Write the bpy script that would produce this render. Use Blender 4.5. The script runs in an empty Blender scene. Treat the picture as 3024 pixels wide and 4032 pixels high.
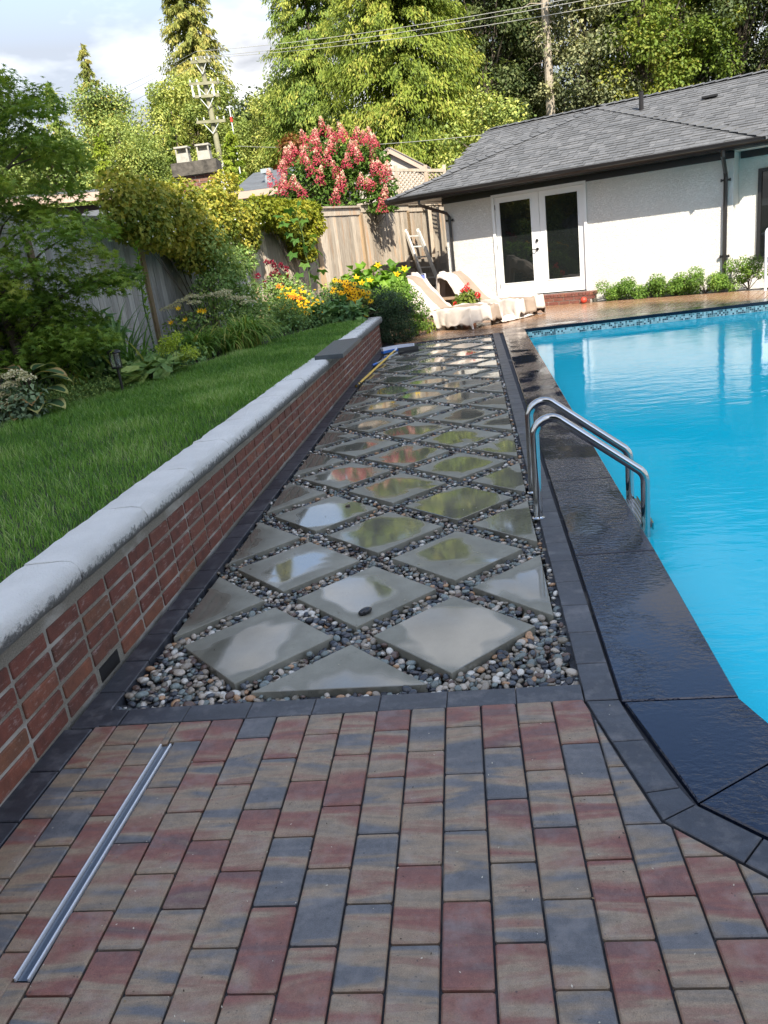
import bpy, bmesh, math, random
import numpy as np
from mathutils import Vector, Matrix, noise as mn

random.seed(7)
R = np.random.default_rng(11)
scene = bpy.context.scene
col = scene.collection

# ------------------------------------------------------------------ camera
CAM = (0.62566, -3.17804, 1.45979)
right = Vector((0.98627651, 0.11194965, -0.1213504))
up = Vector((0.07826723, 0.33013932, 0.94068181))
fwd = Vector((-0.14537154, 0.93727013, -0.31684667))
cd = bpy.data.cameras.new("camera")
cam = bpy.data.objects.new("camera", cd)
col.objects.link(cam)
m = Matrix((right, up, -fwd)).transposed().to_4x4()
m.translation = CAM
cam.matrix_world = m
cd.sensor_fit = 'VERTICAL'
cd.sensor_height = 36.0
cd.lens = 3040.0 / 4032.0 * 36.0
cd.clip_start = 0.05
cd.clip_end = 2000
scene.camera = cam

# ------------------------------------------------------------------ light
SUN_EL = math.radians(43)
SUN_H = Vector((0.332, -0.943))            # towards the sun, behind the viewer and a little to the right
to_sun = Vector((SUN_H.x * math.cos(SUN_EL), SUN_H.y * math.cos(SUN_EL), math.sin(SUN_EL)))
sd = bpy.data.lights.new("sun", 'SUN')
sd.energy = 2.75
sd.angle = math.radians(0.53)
sd.color = (1.0, 0.93, 0.80)
sun = bpy.data.objects.new("sun", sd)
col.objects.link(sun)
sun.rotation_euler = to_sun.to_track_quat('Z', 'Y').to_euler()

world = bpy.data.worlds.new("World")
scene.world = world
world.use_nodes = True
wn, wl = world.node_tree.nodes, world.node_tree.links
bg = wn['Background']
bg.inputs['Strength'].default_value = 0.12
sky = wn.new('ShaderNodeTexSky')
sky.sky_type = 'NISHITA'
sky.sun_disc = False
sky.sun_elevation = SUN_EL
sky.sun_rotation = math.atan2(SUN_H.x, SUN_H.y)
sky.air_density = 1.0
sky.dust_density = 0.6
tc = wn.new('ShaderNodeTexCoord')
sep = wn.new('ShaderNodeSeparateXYZ')
wl.new(tc.outputs['Generated'], sep.inputs[0])
# clouds lie on a flat layer: direction divided by height
zc = wn.new('ShaderNodeMath'); zc.operation = 'MAXIMUM'; zc.inputs[1].default_value = 0.0
wl.new(sep.outputs['Z'], zc.inputs[0])
za = wn.new('ShaderNodeMath'); za.operation = 'ADD'; za.inputs[1].default_value = 0.22
wl.new(zc.outputs[0], za.inputs[0])
dv = wn.new('ShaderNodeVectorMath'); dv.operation = 'DIVIDE'
wl.new(tc.outputs['Generated'], dv.inputs[0])
cmb = wn.new('ShaderNodeCombineXYZ')
for i in range(3):
    wl.new(za.outputs[0], cmb.inputs[i])
wl.new(cmb.outputs[0], dv.inputs[1])
ofs = wn.new('ShaderNodeVectorMath'); ofs.operation = 'ADD'; ofs.inputs[1].default_value = (0.0, 5.0, 0.0)
wl.new(dv.outputs[0], ofs.inputs[0])
cn = wn.new('ShaderNodeTexNoise')
cn.inputs['Scale'].default_value = 1.35
cn.inputs['Detail'].default_value = 7
cn.inputs['Roughness'].default_value = 0.55
cn.inputs['Distortion'].default_value = 0.3
wl.new(ofs.outputs[0], cn.inputs['Vector'])
cr = wn.new('ShaderNodeValToRGB')
cr.color_ramp.elements[0].position = 0.43
cr.color_ramp.elements[1].position = 0.56
wl.new(cn.outputs['Fac'], cr.inputs['Fac'])
cn2 = wn.new('ShaderNodeTexNoise')
cn2.inputs['Scale'].default_value = 2.6
cn2.inputs['Detail'].default_value = 5
wl.new(dv.outputs[0], cn2.inputs['Vector'])
cc = wn.new('ShaderNodeValToRGB')
cc.color_ramp.elements[0].position = 0.44
cc.color_ramp.elements[0].color = (1.55, 1.62, 1.78, 1)
cc.color_ramp.elements[1].position = 0.74
cc.color_ramp.elements[1].color = (4.4, 4.4, 4.45, 1)
wl.new(cn2.outputs['Fac'], cc.inputs['Fac'])
mx = wn.new('ShaderNodeMixRGB')
lowr = wn.new('ShaderNodeMapRange')            # towards the horizon the clouds close up
lowr.inputs['From Min'].default_value = 0.24; lowr.inputs['From Max'].default_value = 0.42
lowr.inputs['To Min'].default_value = 0.92; lowr.inputs['To Max'].default_value = 0.0
wl.new(sep.outputs['Z'], lowr.inputs['Value'])
cmx = wn.new('ShaderNodeMath'); cmx.operation = 'MAXIMUM'
wl.new(cr.outputs['Color'], cmx.inputs[0]); wl.new(lowr.outputs[0], cmx.inputs[1])
wl.new(cmx.outputs[0], mx.inputs['Fac'])
wl.new(sky.outputs['Color'], mx.inputs['Color1'])
wl.new(cc.outputs['Color'], mx.inputs['Color2'])
wl.new(mx.outputs['Color'], bg.inputs['Color'])

vs = scene.view_settings
vs.view_transform = 'Standard'
vs.look = 'None'
vs.gamma = 1
vs.exposure = 1.85
vs.use_curve_mapping = False
scene.cycles.max_bounces = 8
scene.cycles.transparent_max_bounces = 8
scene.cycles.caustics_reflective = False
scene.cycles.caustics_refractive = False
scene.cycles.use_denoising = True

# ------------------------------------------------------------------ material helpers
MATS = {}
def new_mat(name):
    mt = bpy.data.materials.new(name)
    mt.use_nodes = True
    MATS[name] = mt
    nt = mt.node_tree
    return mt, nt.nodes, nt.links, nt.nodes['Principled BSDF']

def N_noise(nd, lk, src, scale, detail=4, rough=0.55, dist=0.0):
    n = nd.new('ShaderNodeTexNoise')
    n.inputs['Scale'].default_value = scale
    n.inputs['Detail'].default_value = detail
    n.inputs['Roughness'].default_value = rough
    n.inputs['Distortion'].default_value = dist
    if src is not None:
        lk.new(src, n.inputs['Vector'])
    return n.outputs['Fac']

def N_ramp(nd, lk, src, stops, interp='LINEAR'):
    r = nd.new('ShaderNodeValToRGB')
    e = r.color_ramp.elements
    while len(e) < len(stops):
        e.new(0.5)
    for i, (p, c) in enumerate(stops):
        e[i].position = p
        c = (c, c, c) if isinstance(c, (int, float)) else c
        e[i].color = (c[0], c[1], c[2], 1)
    r.color_ramp.interpolation = interp
    lk.new(src, r.inputs['Fac'])
    return r.outputs['Color']

def N_mix(nd, lk, fac, a, b, mode='MIX'):
    x = nd.new('ShaderNodeMixRGB')
    x.blend_type = mode
    for sock, v in (('Fac', fac), ('Color1', a), ('Color2', b)):
        if isinstance(v, (int, float)):
            x.inputs[sock].default_value = v if sock == 'Fac' else (v, v, v, 1)
        elif isinstance(v, tuple):
            x.inputs[sock].default_value = (*v[:3], 1)
        else:
            lk.new(v, x.inputs[sock])
    return x.outputs['Color']

def N_math(nd, lk, op, a, b=None):
    x = nd.new('ShaderNodeMath')
    x.operation = op
    for i, v in enumerate((a, b)):
        if v is None:
            continue
        if isinstance(v, (int, float)):
            x.inputs[i].default_value = v
        else:
            lk.new(v, x.inputs[i])
    return x.outputs[0]

def N_bump(nd, lk, h, strength, dist, bs):
    b = nd.new('ShaderNodeBump')
    b.inputs['Strength'].default_value = strength
    b.inputs['Distance'].default_value = dist
    lk.new(h, b.inputs['Height'])
    lk.new(b.outputs[0], bs.inputs['Normal'])
    return b

def N_obj(nd, lk, scale=(1, 1, 1), rand=0.0):
    t = nd.new('ShaderNodeTexCoord')
    mp = nd.new('ShaderNodeMapping')
    mp.inputs['Scale'].default_value = scale
    lk.new(t.outputs['Object'], mp.inputs['Vector'])
    if rand:
        oi = nd.new('ShaderNodeObjectInfo')
        mu = N_math(nd, lk, 'MULTIPLY', oi.outputs['Random'], rand)
        c = nd.new('ShaderNodeCombineXYZ')
        for i in range(3):
            lk.new(mu, c.inputs[i])
        lk.new(c.outputs[0], mp.inputs['Location'])
    return mp.outputs[0]

def N_attr(nd, name='tint'):
    a = nd.new('ShaderNodeAttribute')
    a.attribute_name = name
    return a.outputs['Fac']

def N_rand(nd):
    return nd.new('ShaderNodeObjectInfo').outputs['Random']

def simple(name, c, rough=0.6, metal=0.0, var=0.0, scale=8.0, bump=0.0, bscale=60.0, spec=None):
    mt, nd, lk, bs = new_mat(name)
    bs.inputs['Roughness'].default_value = rough
    bs.inputs['Metallic'].default_value = metal
    if spec is not None:
        bs.inputs['Specular IOR Level'].default_value = spec
    v = N_obj(nd, lk)
    if var:
        f = N_noise(nd, lk, v, scale)
        cr_ = N_ramp(nd, lk, f, [(0.3, tuple(x * (1 - var) for x in c)), (0.7, tuple(min(1, x * (1 + var)) for x in c))])
        lk.new(cr_, bs.inputs['Base Color'])
    else:
        bs.inputs['Base Color'].default_value = (*c, 1)
    if bump:
        N_bump(nd, lk, N_noise(nd, lk, v, bscale, 3), bump, 0.01, bs)
    return mt

def leafmat(name, stops, rough=0.5, trans=0.35, spec=0.35):
    """leaf colours vary from leaf to leaf and from clump to clump through the face attribute 'tint'"""
    mt, nd, lk, bs = new_mat(name)
    c = N_ramp(nd, lk, N_attr(nd), stops)
    lk.new(c, bs.inputs['Base Color'])
    bs.inputs['Roughness'].default_value = rough
    bs.inputs['Specular IOR Level'].default_value = spec
    tr = nd.new('ShaderNodeBsdfTranslucent')
    tcx = N_mix(nd, lk, 1.0, c, (1.0, 1.0, 0.55), 'MULTIPLY')
    lk.new(tcx, tr.inputs['Color'])
    ms = nd.new('ShaderNodeMixShader')
    ms.inputs[0].default_value = trans
    lk.new(bs.outputs[0], ms.inputs[1])
    lk.new(tr.outputs[0], ms.inputs[2])
    lk.new(ms.outputs[0], nd['Material Output'].inputs['Surface'])
    return mt

# ------------------------------------------------------------------ object helpers
def link(o, parent=None):
    col.objects.link(o)
    if parent is not None:
        o.parent = parent
        o.matrix_parent_inverse = Matrix.Translation(-parent.location) if parent.rotation_euler[2] == 0 else parent.matrix_basis.inverted()
    return o

def tag(o, label=None, cat=None, group=None, kind=None):
    if label: o['label'] = label
    if cat: o['category'] = cat
    if group: o['group'] = group
    if kind: o['kind'] = kind
    return o

def empty(name, loc, label, cat, group=None):
    o = bpy.data.objects.new(name, None)
    o.empty_display_size = 0.1
    o.location = loc
    col.objects.link(o)
    return tag(o, label, cat, group)

def np_mesh(name, V, F, mats, tint=None, smooth=False, midx=None):
    """mesh from arrays; F is (n,k) with one k for all faces, or a list of such arrays"""
    if not isinstance(F, list):
        F = [F]
    V = np.asarray(V, dtype=np.float32)
    me = bpy.data.meshes.new(name)
    me.vertices.add(len(V))
    me.vertices.foreach_set('co', V.ravel())
    nl = sum(f.size for f in F)
    nf = sum(len(f) for f in F)
    me.loops.add(nl)
    me.loops.foreach_set('vertex_index', np.concatenate([f.ravel() for f in F]).astype(np.int32))
    starts, s = [], 0
    for f in F:
        starts.append(s + np.arange(len(f)) * f.shape[1])
        s += f.size
    me.polygons.add(nf)
    me.polygons.foreach_set('loop_start', np.concatenate(starts).astype(np.int32))
    if midx is not None:
        me.polygons.foreach_set('material_index', np.asarray(midx, dtype=np.int32))
    me.polygons.foreach_set('use_smooth', np.full(nf, smooth))
    me.update(calc_edges=True)
    if tint is not None:
        a = me.attributes.new('tint', 'FLOAT', 'FACE')
        a.data.foreach_set('value', np.asarray(tint, dtype=np.float32))
    for mt in (mats if isinstance(mats, (list, tuple)) else [mats]):
        me.materials.append(mt)
    return me

class MB:
    """collects simple shapes, builds ONE mesh"""
    def __init__(s):
        s.v, s.f, s.t, s.m = [], [], [], []
        s.tint, s.mi = 0.5, 0
    def add(s, v, f):
        n = len(s.v)
        s.v += [tuple(p) for p in v]
        s.f += [tuple(i + n for i in q) for q in f]
        s.t += [s.tint] * len(f)
        s.m += [s.mi] * len(f)
    def box(s, c, size, rot=None, taper=1.0):
        hx, hy, hz = size[0] / 2, size[1] / 2, size[2] / 2
        vs_ = []
        for z in (-1, 1):
            k = taper if z > 0 else 1
            for x, y in ((-1, -1), (1, -1), (1, 1), (-1, 1)):
                p = Vector((x * hx * k, y * hy * k, z * hz))
                if rot is not None:
                    p = rot @ p
                vs_.append(p + Vector(c))
        s.add(vs_, [(0, 3, 2, 1), (4, 5, 6, 7), (0, 1, 5, 4), (1, 2, 6, 5), (2, 3, 7, 6), (3, 0, 4, 7)])
    def beam(s, a, b, w, h, upv=(0, 0, 1)):
        a, b = Vector(a), Vector(b)
        d = (b - a)
        L = d.length
        d.normalize()
        x = d.cross(Vector(upv))
        if x.length < 1e-4:
            x = Vector((1, 0, 0))
        x.normalize()
        z = x.cross(d)
        rot = Matrix((x, d, z)).transposed()
        s.box((a + b) / 2, (w, L, h), rot)
    def tube(s, pts, r, n=8, cap=True, ref=None):
        pts = [Vector(p) for p in pts]
        rr = r if isinstance(r, (list, tuple)) else [r] * len(pts)
        base = len(s.v)
        ref = Vector(ref) if ref else None
        vs_, fs = [], []
        for i, p in enumerate(pts):
            d = (pts[min(i + 1, len(pts) - 1)] - pts[max(i - 1, 0)])
            d.normalize()
            if ref is None:
                ref = Vector((0, 0, 1)) if abs(d.z) < 0.9 else Vector((1, 0, 0))
            x = d.cross(ref)
            if x.length < 1e-5:
                x = d.orthogonal()
            x.normalize()
            y = x.cross(d)
            ref = -y if False else ref
            for k in range(n):
                a = 2 * math.pi * k / n
                vs_.append(p + (x * math.cos(a) + y * math.sin(a)) * rr[i])
        for i in range(len(pts) - 1):
            for k in range(n):
                k2 = (k + 1) % n
                fs.append((i * n + k, (i + 1) * n + k, (i + 1) * n + k2, i * n + k2))
        if cap:
            fs.append(tuple(range(n)))
            fs.append(tuple(range(len(pts) * n - 1, (len(pts) - 1) * n - 1, -1)))
        s.add(vs_, fs)
    def lathe(s, c, prof, n=16):
        vs_, fs = [], []
        for r_, z in prof:
            for k in range(n):
                a = 2 * math.pi * k / n
                vs_.append((c[0] + r_ * math.cos(a), c[1] + r_ * math.sin(a), c[2] + z))
        for i in range(len(prof) - 1):
            for k in range(n):
                k2 = (k + 1) % n
                fs.append((i * n + k, i * n + k2, (i + 1) * n + k2, (i + 1) * n + k))
        s.add(vs_, fs)
    def prism(s, poly, z0, z1, ch=0.0):
        """upright prism on an xy polygon (counter-clockwise), with a chamfered top"""
        n = len(poly)
        if ch > 0:
            inn = inset(poly, ch)
            v = [(x, y, z0) for x, y in poly] + [(x, y, z1 - ch) for x, y in poly] + [(x, y, z1) for x, y in inn]
        else:
            v = [(x, y, z0) for x, y in poly] + [(x, y, z1) for x, y in poly]
        f = [tuple(i + (2 * n if ch > 0 else n) for i in range(n))]
        for lv in range(2 if ch > 0 else 1):
            for i in range(n):
                j = (i + 1) % n
                f.append((lv * n + i, lv * n + j, (lv + 1) * n + j, (lv + 1) * n + i))
        s.add(v, f)
    def mesh(s, name, mats, smooth=False):
        me = bpy.data.meshes.new(name)
        me.from_pydata(s.v, [], s.f)
        for mt in (mats if isinstance(mats, (list, tuple)) else [mats]):
            me.materials.append(mt)
        me.polygons.foreach_set('material_index', s.m)
        a = me.attributes.new('tint', 'FLOAT', 'FACE')
        a.data.foreach_set('value', s.t)
        if smooth:
            me.polygons.foreach_set('use_smooth', [True] * len(me.polygons))
            if smooth == 'auto':
                try:
                    me.set_sharp_from_angle(angle=math.radians(40))
                except Exception:
                    pass
        return me
    def obj(s, name, mats, parent=None, smooth=False, **kw):
        o = bpy.data.objects.new(name, s.mesh(name, mats, smooth))
        link(o, parent)
        return tag(o, **kw)

def inset(poly, d):
    """move every side of a convex ccw polygon inwards by d"""
    n = len(poly)
    out = []
    for i in range(n):
        p0, p1, p2 = poly[i - 1], poly[i], poly[(i + 1) % n]
        a = Vector((p1[0] - p0[0], p1[1] - p0[1])).normalized()
        b = Vector((p2[0] - p1[0], p2[1] - p1[1])).normalized()
        na, nb = Vector((-a.y, a.x)), Vector((-b.y, b.x))
        k = 1 + na.dot(nb)
        q = Vector(p1) + (na + nb) * (d / max(k, 0.35))
        out.append((q.x, q.y))
    return out

def clip(poly, p, n):
    """keep the part of poly where (q-p).n >= 0"""
    out = []
    for i in range(len(poly)):
        a, b = poly[i - 1], poly[i]
        da = (a[0] - p[0]) * n[0] + (a[1] - p[1]) * n[1]
        db = (b[0] - p[0]) * n[0] + (b[1] - p[1]) * n[1]
        if (da >= 0) != (db >= 0):
            t = da / (da - db)
            out.append((a[0] + (b[0] - a[0]) * t, a[1] + (b[1] - a[1]) * t))
        if db >= 0:
            out.append(b)
    # drop doubled corners
    res = []
    for q in out:
        if not res or math.hypot(q[0] - res[-1][0], q[1] - res[-1][1]) > 1e-3:
            res.append(q)
    if len(res) > 1 and math.hypot(res[0][0] - res[-1][0], res[0][1] - res[-1][1]) < 1e-3:
        res.pop()
    return res

def area(poly):
    return 0.5 * sum(poly[i - 1][0] * poly[i][1] - poly[i][0] * poly[i - 1][1] for i in range(len(poly)))

def sheet(name, poly, z, mat, parent=None, **kw):
    bm = bmesh.new()
    f = bm.faces.new([bm.verts.new((x, y, z)) for x, y in poly])
    bmesh.ops.triangulate(bm, faces=[f])
    for f in bm.faces:
        if f.normal.z < 0:
            f.normal_flip()
    me = bpy.data.meshes.new(name)
    bm.to_mesh(me); bm.free()
    me.materials.append(mat)
    o = bpy.data.objects.new(name, me)
    link(o, parent)
    return tag(o, **kw)

DR = -0.0085                                   # the path runs very slightly to the left
def dx(x, y):
    return x + DR * y

# ------------------------------------------------------------------ surface materials
def paver_mat(name, stops, wet=0.0, gk=0.75):
    mt, nd, lk, bs = new_mat(name)
    v = N_obj(nd, lk, (1.4, 8.0, 1.0), 37.0)
    band = N_noise(nd, lk, v, 1.35, 4, 0.55, 0.7)
    rn = N_rand(nd)
    sh = N_math(nd, lk, 'MULTIPLY', N_math(nd, lk, 'SUBTRACT', rn, 0.5), 0.24)
    f = N_math(nd, lk, 'ADD', band, sh)
    c = N_ramp(nd, lk, f, stops)
    v2 = N_obj(nd, lk, (1, 1, 1), 11.0)
    grain = N_noise(nd, lk, v2, 420.0, 3, 0.7)
    c = N_mix(nd, lk, gk, c, N_ramp(nd, lk, grain, [(0.3, 0.62), (0.68, 1.28)]), 'MULTIPLY')
    spk = N_noise(nd, lk, v2, 95.0, 2, 0.5)
    mott = N_noise(nd, lk, v2, 42.0, 5, 0.75)
    c = N_mix(nd, lk, 0.55, c, N_ramp(nd, lk, mott, [(0.3, 0.65), (0.7, 1.3)]), 'MULTIPLY')
    c = N_mix(nd, lk, N_ramp(nd, lk, spk, [(0.70, 0.0), (0.74, 0.6)]), c, (0.03, 0.03, 0.035))
    blo = N_noise(nd, lk, v2, 14.0, 4, 0.65)
    c = N_mix(nd, lk, N_ramp(nd, lk, blo, [(0.5, 0.0), (0.75, 0.28)]), c, (0.36, 0.34, 0.33))
    lk.new(c, bs.inputs['Base Color'])
    lk.new(N_ramp(nd, lk, blo, [(0.35, 0.42 - wet * 0.30), (0.7, 0.60 - wet * 0.34)]), bs.inputs['Roughness'])
    N_bump(nd, lk, grain, 0.30, 0.0012, bs)
    return mt
PAVER_STOPS = [(0.22, (0.085, 0.090, 0.100)), (0.38, (0.135, 0.132, 0.135)), (0.44, (0.215, 0.170, 0.125)), (0.50, (0.29, 0.215, 0.145)),
               (0.56, (0.25, 0.150, 0.105)), (0.63, (0.225, 0.092, 0.070)), (0.74, (0.15, 0.085, 0.078)), (0.84, (0.24, 0.175, 0.12))]
M_paver = paver_mat('paver_blend', PAVER_STOPS)
M_deck = paver_mat('deck_paver_wet', [(0.25, (0.10, 0.07, 0.055)), (0.45, (0.24, 0.14, 0.085)), (0.6, (0.30, 0.17, 0.09)), (0.8, (0.19, 0.11, 0.08))], wet=0.85, gk=0.15)
M_edge = paver_mat('charcoal_paver', [(0.3, (0.040, 0.043, 0.052)), (0.55, (0.055, 0.059, 0.070)), (0.8, (0.078, 0.082, 0.094))], wet=0.25)

mt, nd, lk, bs = new_mat('joint_sand'); M_sand = mt
v = N_obj(nd, lk)
f = N_noise(nd, lk, v, 150, 4, 0.7); f2 = N_noise(nd, lk, v, 3.0, 4, 0.6)
c = N_ramp(nd, lk, f, [(0.3, (0.018, 0.020, 0.026)), (0.7, (0.06, 0.064, 0.075))])
c = N_mix(nd, lk, N_ramp(nd, lk, f2, [(0.58, 0.0), (0.70, 0.8)]), c, (0.30, 0.28, 0.25))
lk.new(c, bs.inputs['Base Color']); bs.inputs['Roughness'].default_value = 0.85
N_bump(nd, lk, f, 0.6, 0.004, bs)

# bluish concrete slabs with puddles standing in their dished middles
mt, nd, lk, bs = new_mat('slab_concrete'); M_slab = mt
v = N_obj(nd, lk, (1, 1, 1), 50.0)
vv = N_obj(nd, lk)
grain = N_noise(nd, lk, v, 300, 4, 0.7)
base = N_ramp(nd, lk, N_noise(nd, lk, v, 5.0, 5, 0.6), [(0.3, (0.20, 0.195, 0.155)), (0.7, (0.285, 0.275, 0.225))])
base = N_mix(nd, lk, 0.6, base, N_ramp(nd, lk, grain, [(0.3, 0.68), (0.7, 1.25)]), 'MULTIPLY')
stn = N_noise(nd, lk, v, 22.0, 6, 0.75)
base = N_mix(nd, lk, 0.45, base, N_ramp(nd, lk, stn, [(0.3, 0.72), (0.7, 1.2)]), 'MULTIPLY')
por = N_noise(nd, lk, v, 110.0, 2, 0.5)
base = N_mix(nd, lk, N_ramp(nd, lk, por, [(0.70, 0.0), (0.73, 0.6)]), base, (0.05, 0.05, 0.045))
gr = nd.new('ShaderNodeTexGradient'); gr.gradient_type = 'SPHERICAL'
mp = nd.new('ShaderNodeMapping'); mp.inputs['Scale'].default_value = (3.1, 3.1, 3.1)
lk.new(vv, mp.inputs['Vector']); lk.new(mp.outputs[0], gr.inputs['Vector'])
pud = N_noise(nd, lk, v, 3.4, 2, 0.45, 0.4)
pm = N_math(nd, lk, 'ADD', N_math(nd, lk, 'MULTIPLY', gr.outputs['Fac'], 0.55), pud)
wetm = N_ramp(nd, lk, pm, [(0.66, 0.0), (0.77, 1.0)])
damp = N_ramp(nd, lk, pm, [(0.55, 0.0), (0.78, 1.0)])
base = N_mix(nd, lk, N_math(nd, lk, 'MULTIPLY', damp, 0.55), base, (0.085, 0.080, 0.062))
lk.new(base, bs.inputs['Base Color'])
ro = N_mix(nd, lk, wetm, N_mix(nd, lk, damp, 0.58, 0.34), 0.045)
lk.new(ro, bs.inputs['Roughness'])
lk.new(N_math(nd, lk, 'MULTIPLY', wetm, 0.5), bs.inputs['Coat Weight'])
bs.inputs['Coat Roughness'].default_value = 0.06
bs.inputs['Coat IOR'].default_value = 1.6
lk.new(N_ramp(nd, lk, wetm, [(0.0, 0.5), (1.0, 1.0)]), bs.inputs['Specular IOR Level'])
b = N_bump(nd, lk, grain, 0.25, 0.001, bs)
st = N_math(nd, lk, 'MULTIPLY', N_math(nd, lk, 'SUBTRACT', 1.0, wetm), 0.25)
lk.new(st, b.inputs['Strength'])

# wet black granite
mt, nd, lk, bs = new_mat('wet_granite'); M_granite = mt
v = N_obj(nd, lk)
sp = N_noise(nd, lk, v, 500, 2, 0.6)
c = N_ramp(nd, lk, sp, [(0.35, (0.004, 0.007, 0.018)), (0.62, (0.012, 0.018, 0.038)), (0.75, (0.04, 0.052, 0.085))])
lk.new(c, bs.inputs['Base Color'])
film = N_noise(nd, lk, N_obj(nd, lk, (1.0, 1.7, 1)), 30, 3, 0.55, 0.4)
film2 = N_noise(nd, lk, N_obj(nd, lk, (1.0, 1.0, 1)), 2.2, 3, 0.5)
lk.new(N_ramp(nd, lk, film2, [(0.42, 0.14), (0.56, 0.04)]), bs.inputs['Roughness'])
bq = N_bump(nd, lk, film, 0.30, 0.012, bs)
lk.new(N_ramp(nd, lk, film2, [(0.44, 0.34), (0.60, 0.04)]), bq.inputs['Strength'])
bs.inputs['Specular IOR Level'].default_value = 0.6

mt, nd, lk, bs = new_mat('wall_brick'); M_brick = mt
v = N_obj(nd, lk, (1, 1, 1), 30.0)
rn = N_rand(nd)
c = N_ramp(nd, lk, rn, [(0.0, (0.145, 0.050, 0.036)), (0.25, (0.190, 0.062, 0.045)), (0.5, (0.155, 0.054, 0.040)), (0.7, (0.22, 0.078, 0.050)), (0.85, (0.20, 0.088, 0.052)), (1.0, (0.12, 0.045, 0.038))])
bl = N_noise(nd, lk, v, 16, 5, 0.65)
c = N_mix(nd, lk, 0.8, c, N_ramp(nd, lk, bl, [(0.3, (0.55, 0.6, 0.6)), (0.7, (1.25, 1.15, 1.0))]), 'MULTIPLY')
fi = N_noise(nd, lk, v, 130, 4, 0.75)
c = N_mix(nd, lk, N_ramp(nd, lk, fi, [(0.60, 0.0), (0.68, 0.55)]), c, (0.09, 0.035, 0.03))
ef = N_noise(nd, lk, N_obj(nd, lk, (1, 0.4, 1.5), 13.0), 30, 5, 0.8)
c = N_mix(nd, lk, N_ramp(nd, lk, ef, [(0.56, 0.0), (0.70, 0.55)]), c, (0.46, 0.38, 0.35))
lk.new(c, bs.inputs['Base Color']); bs.inputs['Roughness'].default_value = 0.72
N_bump(nd, lk, N_math(nd, lk, 'ADD', fi, bl), 0.5, 0.004, bs)

mt, nd, lk, bs = new_mat('mortar'); M_mortar = mt
v = N_obj(nd, lk)
f = N_noise(nd, lk, v, 160, 4, 0.75); f2 = N_noise(nd, lk, N_obj(nd, lk, (1, 1.0, 2.0)), 2.4, 4, 0.6)
c = N_ramp(nd, lk, f, [(0.3, (0.17, 0.155, 0.125)), (0.7, (0.34, 0.31, 0.255))])
c = N_mix(nd, lk, N_ramp(nd, lk, f2, [(0.5, 0.0), (0.64, 0.75)]), c, (0.55, 0.52, 0.47))
lk.new(c, bs.inputs['Base Color']); bs.inputs['Roughness'].default_value = 0.9
N_bump(nd, lk, f, 0.9, 0.006, bs)

mt, nd, lk, bs = new_mat('coping_render'); M_coping = mt
v = N_obj(nd, lk)
f = N_noise(nd, lk, v, 120, 4, 0.7); f2 = N_noise(nd, lk, v, 3.0, 5, 0.6); f3 = N_noise(nd, lk, v, 45, 5, 0.75)
c = N_ramp(nd, lk, f2, [(0.3, (0.77, 0.755, 0.71)), (0.7, (0.91, 0.89, 0.84))])
geo = nd.new('ShaderNodeSeparateXYZ'); lk.new(v, geo.inputs[0])
# grime that gathers along the drip edge of the coping
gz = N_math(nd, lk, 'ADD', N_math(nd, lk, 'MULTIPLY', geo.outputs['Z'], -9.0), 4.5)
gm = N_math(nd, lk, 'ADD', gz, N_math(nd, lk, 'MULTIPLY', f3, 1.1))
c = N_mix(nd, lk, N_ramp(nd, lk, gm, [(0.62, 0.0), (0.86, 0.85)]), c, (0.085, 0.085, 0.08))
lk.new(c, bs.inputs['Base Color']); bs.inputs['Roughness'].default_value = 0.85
N_bump(nd, lk, N_math(nd, lk, 'ADD', f, f3), 1.0, 0.012, bs)

# pebbles
PEB = [(0.0, (0.045, 0.05, 0.06)), (0.13, (0.085, 0.095, 0.11)), (0.26, (0.15, 0.175, 0.165)), (0.38, (0.20, 0.175, 0.135)),
       (0.48, (0.12, 0.08, 0.065)), (0.56, (0.29, 0.25, 0.20)), (0.67, (0.46, 0.40, 0.33)), (0.77, (0.19, 0.225, 0.215)), (0.85, (0.60, 0.57, 0.51)), (0.94, (0.42, 0.25, 0.14)), (0.975, (0.07, 0.07, 0.08))]
def peb_mat(name, use_attr):
    mt, nd, lk, bs = new_mat(name)
    f = N_attr(nd) if use_attr else N_rand(nd)
    c = N_ramp(nd, lk, f, PEB, 'CONSTANT')
    v = N_obj(nd, lk, (1, 1, 1), 0.0 if use_attr else 20.0)
    sp = N_noise(nd, lk, v, 90 if use_attr else 9, 5, 0.7)
    c = N_mix(nd, lk, 0.7, c, N_ramp(nd, lk, sp, [(0.3, 0.55), (0.7, 1.4)]), 'MULTIPLY')
    lk.new(c, bs.inputs['Base Color'])
    bs.inputs['Roughness'].default_value = 0.24
    return mt
M_peb = peb_mat('pebble_wet', False)
M_pebs = peb_mat('pebbles_wet', True)
M_gravel = simple('pebble_bedding', (0.045, 0.045, 0.045), 0.6, var=0.5, scale=60, bump=0.8, bscale=120)

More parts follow.
